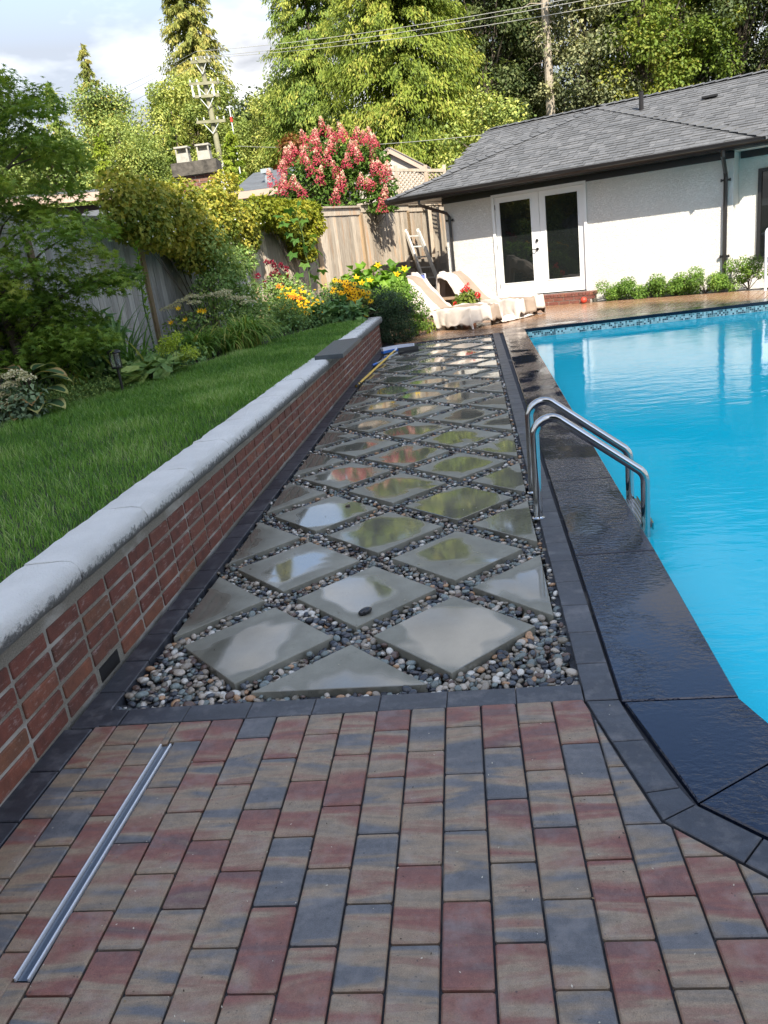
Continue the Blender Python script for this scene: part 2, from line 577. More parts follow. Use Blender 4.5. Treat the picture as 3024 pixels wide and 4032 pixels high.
M_steel = simple('stainless_steel', (0.50, 0.50, 0.49), 0.13, 1.0, var=0.05, scale=3)
M_chan = simple('galvanised_channel', (0.22, 0.24, 0.27), 0.30, 1.0)
M_soil = simple('garden_soil', (0.035, 0.026, 0.019), 0.95, var=0.5, scale=9, bump=1.0, bscale=60)
M_lawn_soil = simple('lawn_soil', (0.030, 0.040, 0.014), 0.95, var=0.3, scale=10)
M_ground = simple('rough_ground', (0.06, 0.075, 0.03), 0.95, var=0.4, scale=0.8)
M_black = simple('black_metal', (0.016, 0.015, 0.015), 0.38)
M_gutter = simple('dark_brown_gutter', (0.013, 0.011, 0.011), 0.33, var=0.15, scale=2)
M_whitep = simple('white_paint', (0.78, 0.78, 0.76), 0.38, var=0.03, scale=3)
M_soffit = simple('soffit_white', (0.72, 0.70, 0.66), 0.6)

# stucco
mt, nd, lk, bs = new_mat('stucco'); M_stucco = mt
v = N_obj(nd, lk)
f = N_noise(nd, lk, N_obj(nd, lk, (1, 1, 1.3)), 28, 5, 0.6, 1.2); f2 = N_noise(nd, lk, v, 1.2, 4, 0.6); f3 = N_noise(nd, lk, v, 55, 3, 0.6)
c = N_ramp(nd, lk, f2, [(0.3, (0.70, 0.675, 0.62)), (0.7, (0.79, 0.765, 0.71))])
lk.new(c, bs.inputs['Base Color']); bs.inputs['Roughness'].default_value = 0.85
hh = N_math(nd, lk, 'ADD', N_ramp(nd, lk, f, [(0.42, 0.0), (0.56, 1.0)]), N_math(nd, lk, 'MULTIPLY', f3, 0.35))
N_bump(nd, lk, hh, 0.7, 0.012, bs)

def shingle_mat(name, attr):
    mt, nd, lk, bs = new_mat(name)
    f = N_attr(nd) if attr else N_rand(nd)
    c = N_ramp(nd, lk, f, [(0.0, (0.070, 0.072, 0.076)), (0.35, (0.098, 0.100, 0.104)), (0.75, (0.125, 0.126, 0.130)), (1.0, (0.165, 0.166, 0.170))])
    v = N_obj(nd, lk)
    g = N_noise(nd, lk, v, 150, 3, 0.7)
    c = N_mix(nd, lk, 0.5, c, N_ramp(nd, lk, g, [(0.3, 0.7), (0.7, 1.3)]), 'MULTIPLY')
    big = N_noise(nd, lk, v, 0.5, 3, 0.6)
    c = N_mix(nd, lk, 0.6, c, N_ramp(nd, lk, big, [(0.35, 0.93), (0.65, 1.05)]), 'MULTIPLY')
    lk.new(c, bs.inputs['Base Color']); bs.inputs['Roughness'].default_value = 0.8
    return mt
M_shingle = shingle_mat('asphalt_shingle', True)

# weathered cedar boards
def wood_mat(name, a, b_, cst, rust=0.5):
    mt, nd, lk, bs = new_mat(name)
    v = N_obj(nd, lk, (9, 9, 0.7), 23.0)
    g = N_noise(nd, lk, v, 5, 6, 0.65, 0.4)
    c = N_ramp(nd, lk, g, [(0.28, a), (0.72, b_)])
    v3 = N_obj(nd, lk, (3, 3, 0.5), 51.0)
    r_ = N_noise(nd, lk, v3, 1.6, 4, 0.6)
    c = N_mix(nd, lk, N_ramp(nd, lk, r_, [(0.55, 0.0), (0.72, rust)]), c, cst)
    c = N_mix(nd, lk, 1.0, c, N_ramp(nd, lk, N_rand(nd), [(0.0, 0.72), (1.0, 1.2)]), 'MULTIPLY')
    lk.new(c, bs.inputs['Base Color']); bs.inputs['Roughness'].default_value = 0.85
    N_bump(nd, lk, g, 0.4, 0.003, bs)
    return mt
M_fence = wood_mat('weathered_cedar', (0.27, 0.22, 0.17), (0.58, 0.50, 0.40), (0.46, 0.23, 0.09), 0.7)
M_post = wood_mat('tan_post', (0.33, 0.22, 0.12), (0.55, 0.40, 0.25), (0.45, 0.25, 0.12))
M_fenceg = wood_mat('grey_cedar', (0.24, 0.23, 0.215), (0.56, 0.535, 0.49), (0.24, 0.19, 0.14), 0.35)
M_timber = wood_mat('old_timber', (0.19, 0.165, 0.14), (0.42, 0.37, 0.31), (0.2, 0.13, 0.09))

# water: tinted body with sky and house mirrored in it
mt, nd, lk, bs = new_mat('pool_water'); M_water = mt
nd.remove(bs)
v = N_obj(nd, lk, (0.45, 1.0, 1))
w1 = N_noise(nd, lk, v, 7.5, 3, 0.5, 0.3); w2 = N_noise(nd, lk, v, 30, 2, 0.5); w3 = N_noise(nd, lk, N_obj(nd, lk), 0.55, 2, 0.5)
amp = N_ramp(nd, lk, w3, [(0.38, 0.25), (0.62, 1.0)])
h = N_math(nd, lk, 'ADD', N_math(nd, lk, 'MULTIPLY', w1, 1.0), N_math(nd, lk, 'MULTIPLY', w2, 0.22))
h = N_math(nd, lk, 'MULTIPLY', h, amp)
bp = nd.new('ShaderNodeBump'); bp.inputs['Strength'].default_value = 0.11; bp.inputs['Distance'].default_value = 0.05
lk.new(h, bp.inputs['Height'])
tp = nd.new('ShaderNodeBsdfTransparent'); tp.inputs['Color'].default_value = (0.10, 0.82, 0.96, 1)
df = nd.new('ShaderNodeBsdfDiffuse'); df.inputs['Color'].default_value = (0.015, 0.74, 0.95, 1)
m1 = nd.new('ShaderNodeMixShader'); m1.inputs[0].default_value = 0.74
lk.new(tp.outputs[0], m1.inputs[1]); lk.new(df.outputs[0], m1.inputs[2])
gl = nd.new('ShaderNodeBsdfGlossy'); gl.inputs['Roughness'].default_value = 0.015
lk.new(bp.outputs[0], gl.inputs['Normal'])
fr = nd.new('ShaderNodeFresnel'); fr.inputs['IOR'].default_value = 1.33
lk.new(bp.outputs[0], fr.inputs['Normal'])
m2 = nd.new('ShaderNodeMixShader')
lk.new(fr.outputs[0], m2.inputs[0]); lk.new(m1.outputs[0], m2.inputs[1]); lk.new(gl.outputs[0], m2.inputs[2])
lk.new(m2.outputs[0], nd['Material Output'].inputs['Surface'])
M_pool = simple('pool_plaster', (0.62, 0.80, 0.84), 0.6)

# glass mosaic at the waterline: tiles far smaller than a few pixels each
mt, nd, lk, bs = new_mat('waterline_mosaic'); M_mosaic = mt
v = N_obj(nd, lk, (1, 1, 1))
sx = nd.new('ShaderNodeSeparateXYZ'); lk.new(v, sx.inputs[0])
s_ = 1 / 0.030
ux = N_math(nd, lk, 'MULTIPLY', N_math(nd, lk, 'ADD', sx.outputs['X'], sx.outputs['Y']), s_)
uz = N_math(nd, lk, 'MULTIPLY', sx.outputs['Z'], s_)
cx = nd.new('ShaderNodeCombineXYZ')
lk.new(N_math(nd, lk, 'FLOOR', ux), cx.inputs[0]); lk.new(N_math(nd, lk, 'FLOOR', uz), cx.inputs[1])
wnz = nd.new('ShaderNodeTexWhiteNoise'); wnz.noise_dimensions = '2D'
lk.new(cx.outputs[0], wnz.inputs['Vector'])
c = N_ramp(nd, lk, wnz.outputs['Value'], [(0.0, (0.035, 0.10, 0.11)), (0.30, (0.20, 0.38, 0.36)), (0.48, (0.45, 0.68, 0.64)), (0.75, (0.62, 0.82, 0.78))], 'CONSTANT')
gx = N_math(nd, lk, 'LESS_THAN', N_math(nd, lk, 'FRACT', ux), 0.14)
gz_ = N_math(nd, lk, 'LESS_THAN', N_math(nd, lk, 'FRACT', uz), 0.14)
c = N_mix(nd, lk, N_math(nd, lk, 'MAXIMUM', gx, gz_), c, (0.60, 0.70, 0.68))
lk.new(c, bs.inputs['Base Color']); bs.inputs['Roughness'].default_value = 0.15

def glass_mat(name, c=(0.010, 0.012, 0.012)):
    mt, nd, lk, bs = new_mat(name)
    bs.inputs['Base Color'].default_value = (*c, 1)
    bs.inputs['Roughness'].default_value = 0.01
    bs.inputs['Specular IOR Level'].default_value = 0.6
    return mt
M_glass = glass_mat('dark_glass')

# ================================================================== SETTING
POOL_IN = [(1.318, -0.955), (1.325, 0.28), (1.305, 5.0), (1.272, 9.87), (9.0, 10.12), (9.0, -3.4)]
NEAR_IN = [(4.6, -2.75), (3.2, -2.45), (2.35, -2.02), (1.70, -1.53), (1.40, -1.22)]      # the pool's rounded near end
POOL_IN = [POOL_IN[5]] + [(9.0, -3.0)] + NEAR_IN + POOL_IN[:5]
POOL_IN = POOL_IN[1:]
G = []
lp = [(-300, -300), (9.0, -300), (9.0, -3.0)] + NEAR_IN + [(1.318, -0.955), (1.325, 0.28), (1.305, 5.0), (1.272, 9.87), (1.272, 400), (-300, 400)]
sheet('ground', lp, -0.075, M_sand, kind='structure')
sheet('ground', [(1.272, 9.87), (9.0, 10.12), (9.0, 400), (1.272, 400)], -0.075, M_sand, kind='structure')
sheet('ground', [(9.0, -300), (300, -300), (300, 400), (9.0, 400)], -0.075, M_sand, kind='structure')

# pool shell (walls + floor) and water
pool = empty('swimming_pool', (4.0, 4.0, -1.5), 'turquoise swimming pool with black granite coping beside the slab path', 'swimming pool')
mb = MB()
n = len(POOL_IN)
for i in range(n):
    a, b = POOL_IN[i - 1], POOL_IN[i]
    mb.add([(a[0], a[1], -0.24), (b[0], b[1], -0.24), (b[0], b[1], -1.5), (a[0], a[1], -1.5)], [(0, 1, 2, 3)])
mb.add([(x, y, -1.5) for x, y in POOL_IN], [tuple(range(n))])
mb.obj('pool_shell', M_pool, pool)
mb = MB()
for i in range(n):
    a, b = POOL_IN[i - 1], POOL_IN[i]
    mb.add([(a[0], a[1], -0.045), (b[0], b[1], -0.045), (b[0], b[1], -0.24), (a[0], a[1], -0.24)], [(0, 1, 2, 3)])
mb.obj('waterline_tiles', M_mosaic, pool)
wp = [(x, y) for x, y in POOL_IN]
sheet('pool_water', wp, -0.15, M_water, kind='structure')

# granite coping stones
cop = empty('pool_coping', (1.14, 4.0, -0.05), 'wet black granite coping stones along the pool edge', 'pool coping')
ci = lambda y: np.interp(y, [-0.955, 0.28, 5.0, 9.87], [1.332, 1.335, 1.315, 1.285])
co = lambda y: np.interp(y, [-0.955, 0.28, 5.0, 10.2], [0.974, 0.970, 0.955, 0.93])
js = [-0.955, 0.28, 1.46, 2.66, 3.85, 5.05, 6.28, 7.45, 8.65]
for a, b in zip(js[:-1], js[1:]):
    mb = MB()
    a2, b2 = a + 0.005, b - 0.005
    mb.prism([(co(a2), a2), (ci(a2), a2), (ci(b2), b2), (co(b2), b2)], -0.05, 0.0, 0.004)
    mb.obj('coping_stone', M_granite, cop)
mb = MB(); mb.prism([(co(8.65), 8.653), (ci(8.65), 8.653), (1.287, 9.88), (1.2, 10.25), (0.935, 10.19)], -0.05, 0.0, 0.004); mb.obj('coping_stone', M_granite, cop)
fx = [1.2, 2.4, 3.6, 4.8, 6.0, 7.2, 8.4, 9.0]
for a, b in zip(fx[:-1], fx[1:]):
    f0 = lambda x: 9.862 + (x - 1.272) * 0.032
    ax = max(a, 1.29)
    mb = MB(); mb.prism([(ax + .003, f0(ax)), (b - .003, f0(b)), (b - .003, f0(b) + .37), (a + .003, f0(a) + .375)], -0.05, 0.0, 0.004)
    mb.obj('coping_stone', M_granite, cop)
OUTC = [(0.978, -0.955), (1.085, -1.438), (1.46, -1.80), (2.13, -2.31), (3.08, -2.78), (4.6, -3.1)]
INC = [(1.332, -0.955), (1.412, -1.215), (1.712, -1.515), (2.36, -2.0), (3.2, -2.43), (4.6, -2.73)]
for i in range(5):
    q = inset([OUTC[i], OUTC[i + 1], INC[i + 1], INC[i]], 0.0025)
    mb = MB(); mb.prism(q, -0.05, 0.0, 0.004); mb.obj('coping_stone', M_granite, cop)

# ------------------------------------------------------------------ paver terrace
terrace = tag(sheet('terrace', [(-1.0, -4.6), (3.0, -4.6), (3.0, -2.9), (1.1, -1.5), (0.96, -0.94), (-0.97, -0.98)], -0.012, M_sand), kind='structure')
PW, PL = 0.1165, 0.2325
ang = math.radians(1.5)
ca, sa = math.cos(ang), math.sin(ang)
PO = Vector((0.402, -0.942))
def pav_mesh(w, l, h=0.05, ch=0.0035, rc=0.006, name='paver', mat=None):
    """paver with rounded corners and a chamfered top"""
    mb = MB()
    hw, hl = w / 2, l / 2
    poly = []
    for sx_, sy_, a0 in ((1, -1, -90), (1, 1, 0), (-1, 1, 90), (-1, -1, 180)):
        for k in range(3):
            a = math.radians(a0 + 45 * k)
            poly.append((sx_ * (hw - rc) + rc * math.cos(a), sy_ * (hl - rc) + rc * math.sin(a)))
    mb.prism(poly, -h, 0, ch)
    return mb.mesh(name, mat or M_paver)
JT = 0.0055
M_full = pav_mesh(PW - JT, PL - JT)
SEG = [((0.857, -0.94), (0.907, -1.164)), ((0.907, -1.164), (0.978, -1.496)), ((0.978, -1.496), (1.39, -1.90)), ((1.39, -1.90), (2.07, -2.41)), ((2.07, -2.41), (3.05, -2.89)), ((3.05, -2.89), (4.6, -3.22))]
def outside_pool(poly):
    best, ba = None, -1
    for a, b in SEG:
        d = Vector((b[0] - a[0], b[1] - a[1])).normalized()
        nn = (d.y, -d.x)
        nn = (-abs(nn[0]), -abs(nn[1])) if True else nn
        q = clip(poly, (a[0] + nn[0] * JT, a[1] + nn[1] * JT), nn)
        if len(q) >= 3 and area(q) > ba:
            best, ba = q, area(q)
    return best
def in_drain(cx_, cy_):
    return False
def place(name, me, x, y, rz, parent, z=0.0):
    o = bpy.data.objects.new(name, me)
    o.location = (x, y, z)
    o.rotation_euler = (random.uniform(-.0025, .0025), random.uniform(-.0025, .0025), rz)
    col.objects.link(o)
    o.parent = parent
    return o
def poly_paver(name, poly, mat, parent, z=0.0, ch=0.0035):
    cx_ = sum(p[0] for p in poly) / len(poly); cy_ = sum(p[1] for p in poly) / len(poly)
    # turn back so the texture's bands run across the paver
    loc = [((x - cx_) * ca + (y - cy_) * sa, -(x - cx_) * sa + (y - cy_) * ca) for x, y in poly]
    mb = MB(); mb.prism(loc, -0.05, 0, ch)
    return place(name, mb.mesh(name, mat), cx_, cy_, ang, parent, z)
DRX = (-0.549, -0.509)                       # channel drain
for k in range(-11, 27):
    for j in range(-1, 16):
        x0 = k * PW
        off = 0.5 if k % 2 == 0 else 0.0
        y1 = -(j + off) * PL + (0 if (k % 2 == 0) else 0)
        y0 = y1 - PL
        if y1 > 0.001:
            y1 = 0.0
        if y1 - y0 < 0.03:
            continue
        rect = [(x0 + JT / 2, y0 + JT / 2), (x0 + PW - JT / 2, y0 + JT / 2), (x0 + PW - JT / 2, y1 - JT / 2), (x0 + JT / 2, y1 - JT / 2)]
        wpoly = [(PO.x + x * ca - y * sa, PO.y + x * sa + y * ca) for x, y in rect]
        cx_ = sum(p[0] for p in wpoly) / 4; cy_ = sum(p[1] for p in wpoly) / 4
        if cx_ < -1.0 or cy_ < -3.3 or (cx_ > 1.9 and cy_ < -2.6) or cx_ > 2.6:
            continue
        full = y1 - y0 > PL - 0.001
        q = clip(wpoly, (-0.843, 0), (1, 0))
        if len(q) < 3: continue
        q = outside_pool(q)
        if not q or area(q) < 0.0006: continue
        # cut round the drain
        pieces = [q]
        if min(p[0] for p in q) < DRX[1] and max(p[0] for p in q) > DRX[0] and max(p[1] for p in q) > -1.985 and min(p[1] for p in q) < -1.098:
            pieces = []
            L_ = clip(q, (DRX[0] - .004, 0), (-1, 0)); R_ = clip(q, (DRX[1] + .004, 0), (1, 0))
            mid = clip(clip(q, (DRX[0] - .004, 0), (1, 0)), (DRX[1] + .004, 0), (-1, 0))
            pieces = [L_, R_]
            for pp in (clip(mid, (0, -1.092), (0, 1)), clip(mid, (0, -1.978), (0, -1))):
                if len(pp) >= 3 and area(pp) > 0.0003: pieces.append(pp)
        for q in pieces:
            if len(q) < 3 or area(q) < 0.0003: continue
            if full and abs(area(q) - (PW - JT) * (PL - JT)) < 1e-5:
                place('paver', M_full, cx_, cy_, ang, terrace, random.uniform(-.0008, .0008))
            else:
                poly_paver('paver', q, M_paver, terrace)

sheet('edging_bed', [(0.84, -0.95), (0.985, -0.95), (0.95, 10.2), (0.76, 9.75)], -0.022, M_sand, kind='structure')
sheet('edging_bed', [(0.85, -0.952), (0.975, -1.5), (1.38, -1.9), (2.06, -2.41), (3.05, -2.89), (3.08, -2.77), (2.13, -2.30), (1.47, -1.79), (1.10, -1.43), (0.99, -0.952)], -0.022, M_sand, kind='structure')
# charcoal edging pavers
edging = tag(sheet('path_edging_base', [(-0.96, -1.0), (0.97, -0.95), (0.97, -0.8), (-0.96, -0.8)], -0.03, M_sand), kind='structure')
ew = 0.105
M_efull = pav_mesh(ew, PL - .004, mat=M_edge, ch=.0025, rc=.002)
M_efront = pav_mesh(PL - .004, 0.096, mat=M_edge, ch=.0025, rc=.002)
for k in range(8):                               # front row
    x = -0.06 - 3 * 0.2325 + (k + .5) * 0.2325
    if x > 0.84: continue
    x0, x1 = x - .2305 / 2, x + .2305 / 2
    x1 = min(x1, 0.856)
    yy = lambda x: -0.857 + 0.019 * x
    if x1 - x0 < .23 or True:
        poly_paver('edging_paver', [(x0, yy(x0) - .097), (x1, yy(x1) - .097), (x1, yy(x1)), (x0, yy(x0))], M_edge, edging, 0, .0025)
poly_paver('edging_paver', [(-0.842, -0.972), (-0.762, -0.972), (-0.762, -0.873), (-0.842, -0.873)], M_edge, edging, 0, .0025)
for k in range(47):                              # right-hand strip
    y = -0.94 + (k + .5) * 0.2325
    if y > 9.75: break
    place('edging_paver', M_efull, dx(0.905, y), y, 0.0085, edging)
for k in range(47):                              # left-hand strip, under the wall
    y = -0.985 + (k + .5) * 0.2345
    if y > 9.6: break
    place('edging_paver', M_efull, dx(-0.892, y), y, 0.0085, edging)
for k in range(10):
    y = -0.985 - (k + .5) * 0.2345
    place('edging_paver', M_efull, -0.902, y, 0, edging)
EI = [(0.860, -0.942), (0.907, -1.164), (0.959, -1.393), (0.982, -1.500), (1.135, -1.648), (1.30, -1.805), (1.48, -1.955), (1.67, -2.10), (1.87, -2.25), (2.07, -2.395)]
EO = [(0.968, -0.944), (1.006, -1.158), (1.054, -1.375), (1.077, -1.442), (1.204, -1.566), (1.37, -1.724), (1.55, -1.868), (1.74, -2.015), (1.93, -2.16), (2.12, -2.305)]
for i in range(9):
    q = inset([EI[i], EI[i + 1], EO[i + 1], EO[i]], 0.0022)
    poly_paver('edging_paver', q, M_edge, edging, 0, .0025)

# ------------------------------------------------------------------ slab path and pebbles
PP, HD = 0.8166, 0.3234
path = tag(sheet('slab_path', [(-0.84, -0.85), (0.86, -0.84), (0.78, 9.75), (-0.93, 9.75)], -0.062, M_gravel), kind='structure')
def slab_mesh(poly, name='slab'):
    mb = MB(); mb.prism(poly, -0.052, 0, 0.0025)
    return mb.mesh(name, M_slab)
S_full = slab_mesh([(0, -HD), (HD, 0), (0, HD), (-HD, 0)])
S_right = slab_mesh([(0, -HD), (0, HD), (-HD, 0)])
S_left = slab_mesh([(0, -HD), (HD, 0), (0, HD)])
S_front = slab_mesh([(-HD, 0), (HD, 0), (0, HD)])
S_back = slab_mesh([(-HD, 0), (0, -HD), (HD, 0)])
diamonds = []
rows = int(round((9.6 + PP) / (PP / 2)))
for i in range(0, 26):
    y = -PP + i * PP / 2
    if y > 9.65: break
    even = (i % 2 == 0)
    last = y + PP / 2 > 9.65
    xs = (0.0, -PP + .012, PP - .004) if even else (-PP / 2, PP / 2)
    for x in xs:
        if i == 0 and x != 0: continue
        if i == 0: me, yy_ = S_front, -PP + .018
        elif even and x < -.5: me, yy_ = S_left, y
        elif even and x > .5: me, yy_ = S_right, y
        else: me, yy_ = (S_full, y) if not last else (S_back, y)
        o = place('slab', me, dx(x, yy_), yy_, random.uniform(-.006, .006) + .0085, path, random.uniform(-.001, .001))
        diamonds.append((dx(x, yy_), yy_, me))
def on_slab(X, Y, mar):
    r = np.zeros(len(X), bool)
    for cx_, cy_, me in diamonds:
        ax, ay = X - cx_, Y - cy_
        ins = (np.abs(ax) + np.abs(ay)) < HD + mar
        if me is S_right: ins &= ax < mar
        if me is S_left: ins &= ax > -mar
        if me is S_front: ins &= ay > -mar
        if me is S_back: ins &= ay < mar
        r |= ins
    return r

def ico(sub):
    bm = bmesh.new(); bmesh.ops.create_icosphere(bm, subdivisions=sub, radius=1)
    V = np.array([v.co[:] for v in bm.verts]); F = np.array([[v.index for v in f.verts] for f in bm.faces]); bm.free()
    return V, F
def pebble_shape(V, seed):
    rr = np.random.default_rng(seed)
    W = V * np.array([1.0, rr.uniform(.62, .85), rr.uniform(.48, .68)])
    for k in range(3):
        d = rr.normal(size=3); d /= np.linalg.norm(d)
        W *= (1 + 0.13 * np.sin(V @ d * rr.uniform(1.5, 2.6) + rr.uniform(0, 6)))[:, None]
    return W
PEB_N = 8
V2, F2 = ico(3); V1, F1 = ico(2)
V1c, F1c = ico(1)
peb_big = [np_mesh('pebble', pebble_shape(V1, 100 + i), F1, M_peb, smooth=True) for i in range(PEB_N)]
sp_ = 0.0245
gx_, gy_ = np.meshgrid(np.arange(-0.86, 0.88, sp_), np.arange(-0.86, 9.7, sp_))
X = (gx_ + R.uniform(-.45, .45, gx_.shape) * sp_).ravel(); Y = (gy_ + R.uniform(-.45, .45, gx_.shape) * sp_).ravel()
Xp = X - DR * Y
Zb = np.full(len(X), -0.030) + R.uniform(-.006, .006, len(X))
keep = (Xp > -0.828) & (Xp < 0.843) & (Y > -0.846 + 0.019 * X) & (Y < 9.62)
# a second, sparser layer lying on top
X2, Y2 = X + R.uniform(-.01, .01, len(X)), Y + R.uniform(-.01, .01, len(X))
top = R.random(len(X)) < 0.42
XX = np.concatenate([X[keep], X2[keep & top]]); YY = np.concatenate([Y[keep], Y2[keep & top]])
ZZ = np.concatenate([Zb[keep], Zb[keep & top] + R.uniform(.010, .016, (keep & top).sum())])
sz = R.uniform(.0105, .0185, len(XX)) * np.where(R.random(len(XX)) < .10, 1.3, 1)
out = ~on_slab(XX, YY, 0.007)
out2 = ~on_slab(XX, YY, sz * .75) if False else out
XX, YY, ZZ, sz = XX[out], YY[out], ZZ[out], sz[out]
dist = np.hypot(XX - CAM[0], YY - CAM[1])
rank = np.argsort(dist - (ZZ + .03) * 12)
first = set(rank[:285].tolist())
def rots(n):
    a = R.uniform(0, 2 * np.pi, n); t = R.normal(0, .32, n); p = R.uniform(0, 2 * np.pi, n)
    ca_, sa_ = np.cos(a), np.sin(a)
    A = np.zeros((n, 3, 3)); A[:, 0, 0] = ca_; A[:, 0, 1] = -sa_; A[:, 1, 0] = sa_; A[:, 1, 1] = ca_; A[:, 2, 2] = 1
    ct, st_ = np.cos(t), np.sin(t)
    B = np.zeros((n, 3, 3)); B[:, 0, 0] = 1; B[:, 1, 1] = ct; B[:, 1, 2] = -st_; B[:, 2, 1] = st_; B[:, 2, 2] = ct
    return B @ A
for i in rank[:285]:
    o = bpy.data.objects.new('pebble', peb_big[int(i) % PEB_N])
    o.location = (XX[i], YY[i], ZZ[i]); s = float(sz[i])
    o.rotation_euler = (random.gauss(0, .3), random.gauss(0, .3), random.uniform(0, 6.28))
    o.scale = (s, s, s)
    col.objects.link(o); o.parent = path
def peb_stuff(idx, Vb, Fb, name):
    VV, FF, TT = [], [], []
    base = 0
    for k in range(PEB_N):
        ii = idx[k::PEB_N]
        if not len(ii): continue
        Wk = pebble_shape(Vb, 100 + k)
        A = rots(len(ii))
        pts = np.einsum('nij,vj->nvi', A, Wk) * sz[ii][:, None, None] + np.stack([XX[ii], YY[ii], ZZ[ii]], 1)[:, None, :]
        VV.append(pts.reshape(-1, 3))
        f = (Fb[None] + (np.arange(len(ii)) * len(Vb))[:, None, None]).reshape(-1, 3) + base
        base += len(ii) * len(Vb)
        FF.append(f); TT.append(np.repeat(R.random(len(ii)), len(Fb)))
    me = np_mesh(name, np.concatenate(VV), np.concatenate(FF), M_pebs, np.concatenate(TT), smooth=True)
    o = bpy.data.objects.new(name, me); col.objects.link(o); o.parent = path
    o['kind'] = 'stuff'
rest = rank[285:]
near = rest[dist[rest] < 4.6]; far = rest[dist[rest] >= 4.6]
ncut = near[dist[near] < 3.3]; nmid = near[dist[near] >= 3.3]
peb_stuff(np.concatenate([ncut]), V1, F1, 'pebbles')
peb_stuff(np.concatenate([nmid, far]), V1c, F1c, 'pebbles')

# single stones and a leaf lying on the slabs
def stone(x, y, z, s, mat, label, sc=(1, 1, 1), rz=0.0, cat='pebble'):
    me = np_mesh('pebble', pebble_shape(V2, 5) * s * np.array(sc), F2, mat, smooth=True)
    o = bpy.data.objects.new('pebble', me); o.location = (x, y, z); o.rotation_euler[2] = rz
    col.objects.link(o); return tag(o, label, cat)
M_blackst = simple('black_wet_stone', (0.02, 0.022, 0.026), 0.12)
stone(0.025, -0.205, 0.0125, 0.026, M_blackst, 'shiny black pebble lying on a wet slab near the terrace', rz=.4)
stone(-0.29, 1.30, 0.006, 0.012, simple('brown_chip', (.07, .045, .03), .5), 'small brown stone chip on a slab beside the brick wall')

# channel drain
dr = empty('channel_drain', (-0.53, -1.5, -0.01), 'narrow shiny metal channel drain let into the brick pavers', 'drain')
mb = MB(); mb.box(((DRX[0] + DRX[1]) / 2, -1.535, -0.0085), (.026, .872, .003)); mb.obj('channel_floor', M_chan, dr)
for x in (DRX[0] + .003, DRX[1] - .003):
    mb = MB(); mb.box((x, -1.535, -0.003), (.005, .875, .011)); mb.obj('channel_rail', simple('bright_rail%d' % (x > -.53), (0.90, 0.91, 0.92), 0.40, 0.5), dr)

# ------------------------------------------------------------------ brick wall
wallt = empty('brick_wall', (-1.03, 4.0, 0), 'low red brick retaining wall with white rendered coping beside the slab path', 'wall')
WX = -0.958
def wx(y): return WX + DR * y
Y0, Y1 = -3.3, 9.62
mb = MB()
mb.prism([(wx(Y0) - .13, Y0), (wx(Y0) - .007, Y0), (wx(Y1) - .007, Y1), (wx(Y1) - .13, Y1)], -0.07, 0.425)
mb.obj('mortar_body', M_mortar, wallt)
BP = 0.2295
bv = []
for i in range(6):
    mb = MB()
    hw, hl, hh_ = .05, (BP - .0165) / 2 + random.uniform(-.003, .001), 0.0295 + random.uniform(-.001, .001)
    nseg = 5
    e = [(hl, hh_ - .004), (hl - .004, hh_), (-hl + .004, hh_), (-hl, hh_ - .004), (-hl, -hh_ + .004), (-hl + .004, -hh_), (hl - .004, -hh_), (hl, -hh_ + .004)]
    e = [(a + random.uniform(-.0018, .0018), b + random.uniform(-.0012, .0012)) for a, b in e]
    v = [(-hw, a, b) for a, b in e] + [(hw - .003, a, b) for a, b in e] + [(hw, a * .97, b * .90) for a, b in e]
    f = [tuple(range(16, 24))] + [(l * 8 + (k + 1) % 8, l * 8 + k, (l + 1) * 8 + k, (l + 1) * 8 + (k + 1) % 8) for l in (0, 1) for k in range(8)]
    mb.add(v, [tuple(reversed(q)) for q in f])
    bv.append(mb.mesh('brick', M_brick))
nb = 0
for k in range(-9, 47):
    for c_ in range(5):
        yj = -0.022 + k * BP
        y = yj + BP / 2
        if y > Y1 - .05 or y < -2.6: continue
        if k == -3 and c_ == 0: continue            # the missing brick: a weep hole
        o = bpy.data.objects.new('brick', bv[(k * 7 + c_ * 3) % 6])
        o.location = (wx(y) - .05 + random.uniform(-.002, .0015), y + random.uniform(-.002, .002) - .012 * (0.375 - c_ * .075) * 0.3, 0.039 + c_ * 0.075)
        o.rotation_euler = (random.uniform(-.012, .012), 0, random.uniform(-.008, .008) + .0085)
        if (k + c_) % 2: o.scale = (1, -1, 1)
        col.objects.link(o); o.parent = wallt
        o.matrix_parent_inverse = Matrix.Translation(-wallt.location)
        nb += 1
mb = MB(); mb.box((wx(-.56) - .033, -0.600, 0.032), (.058, .16, .06)); mb.obj('weep_hole', M_black, wallt)
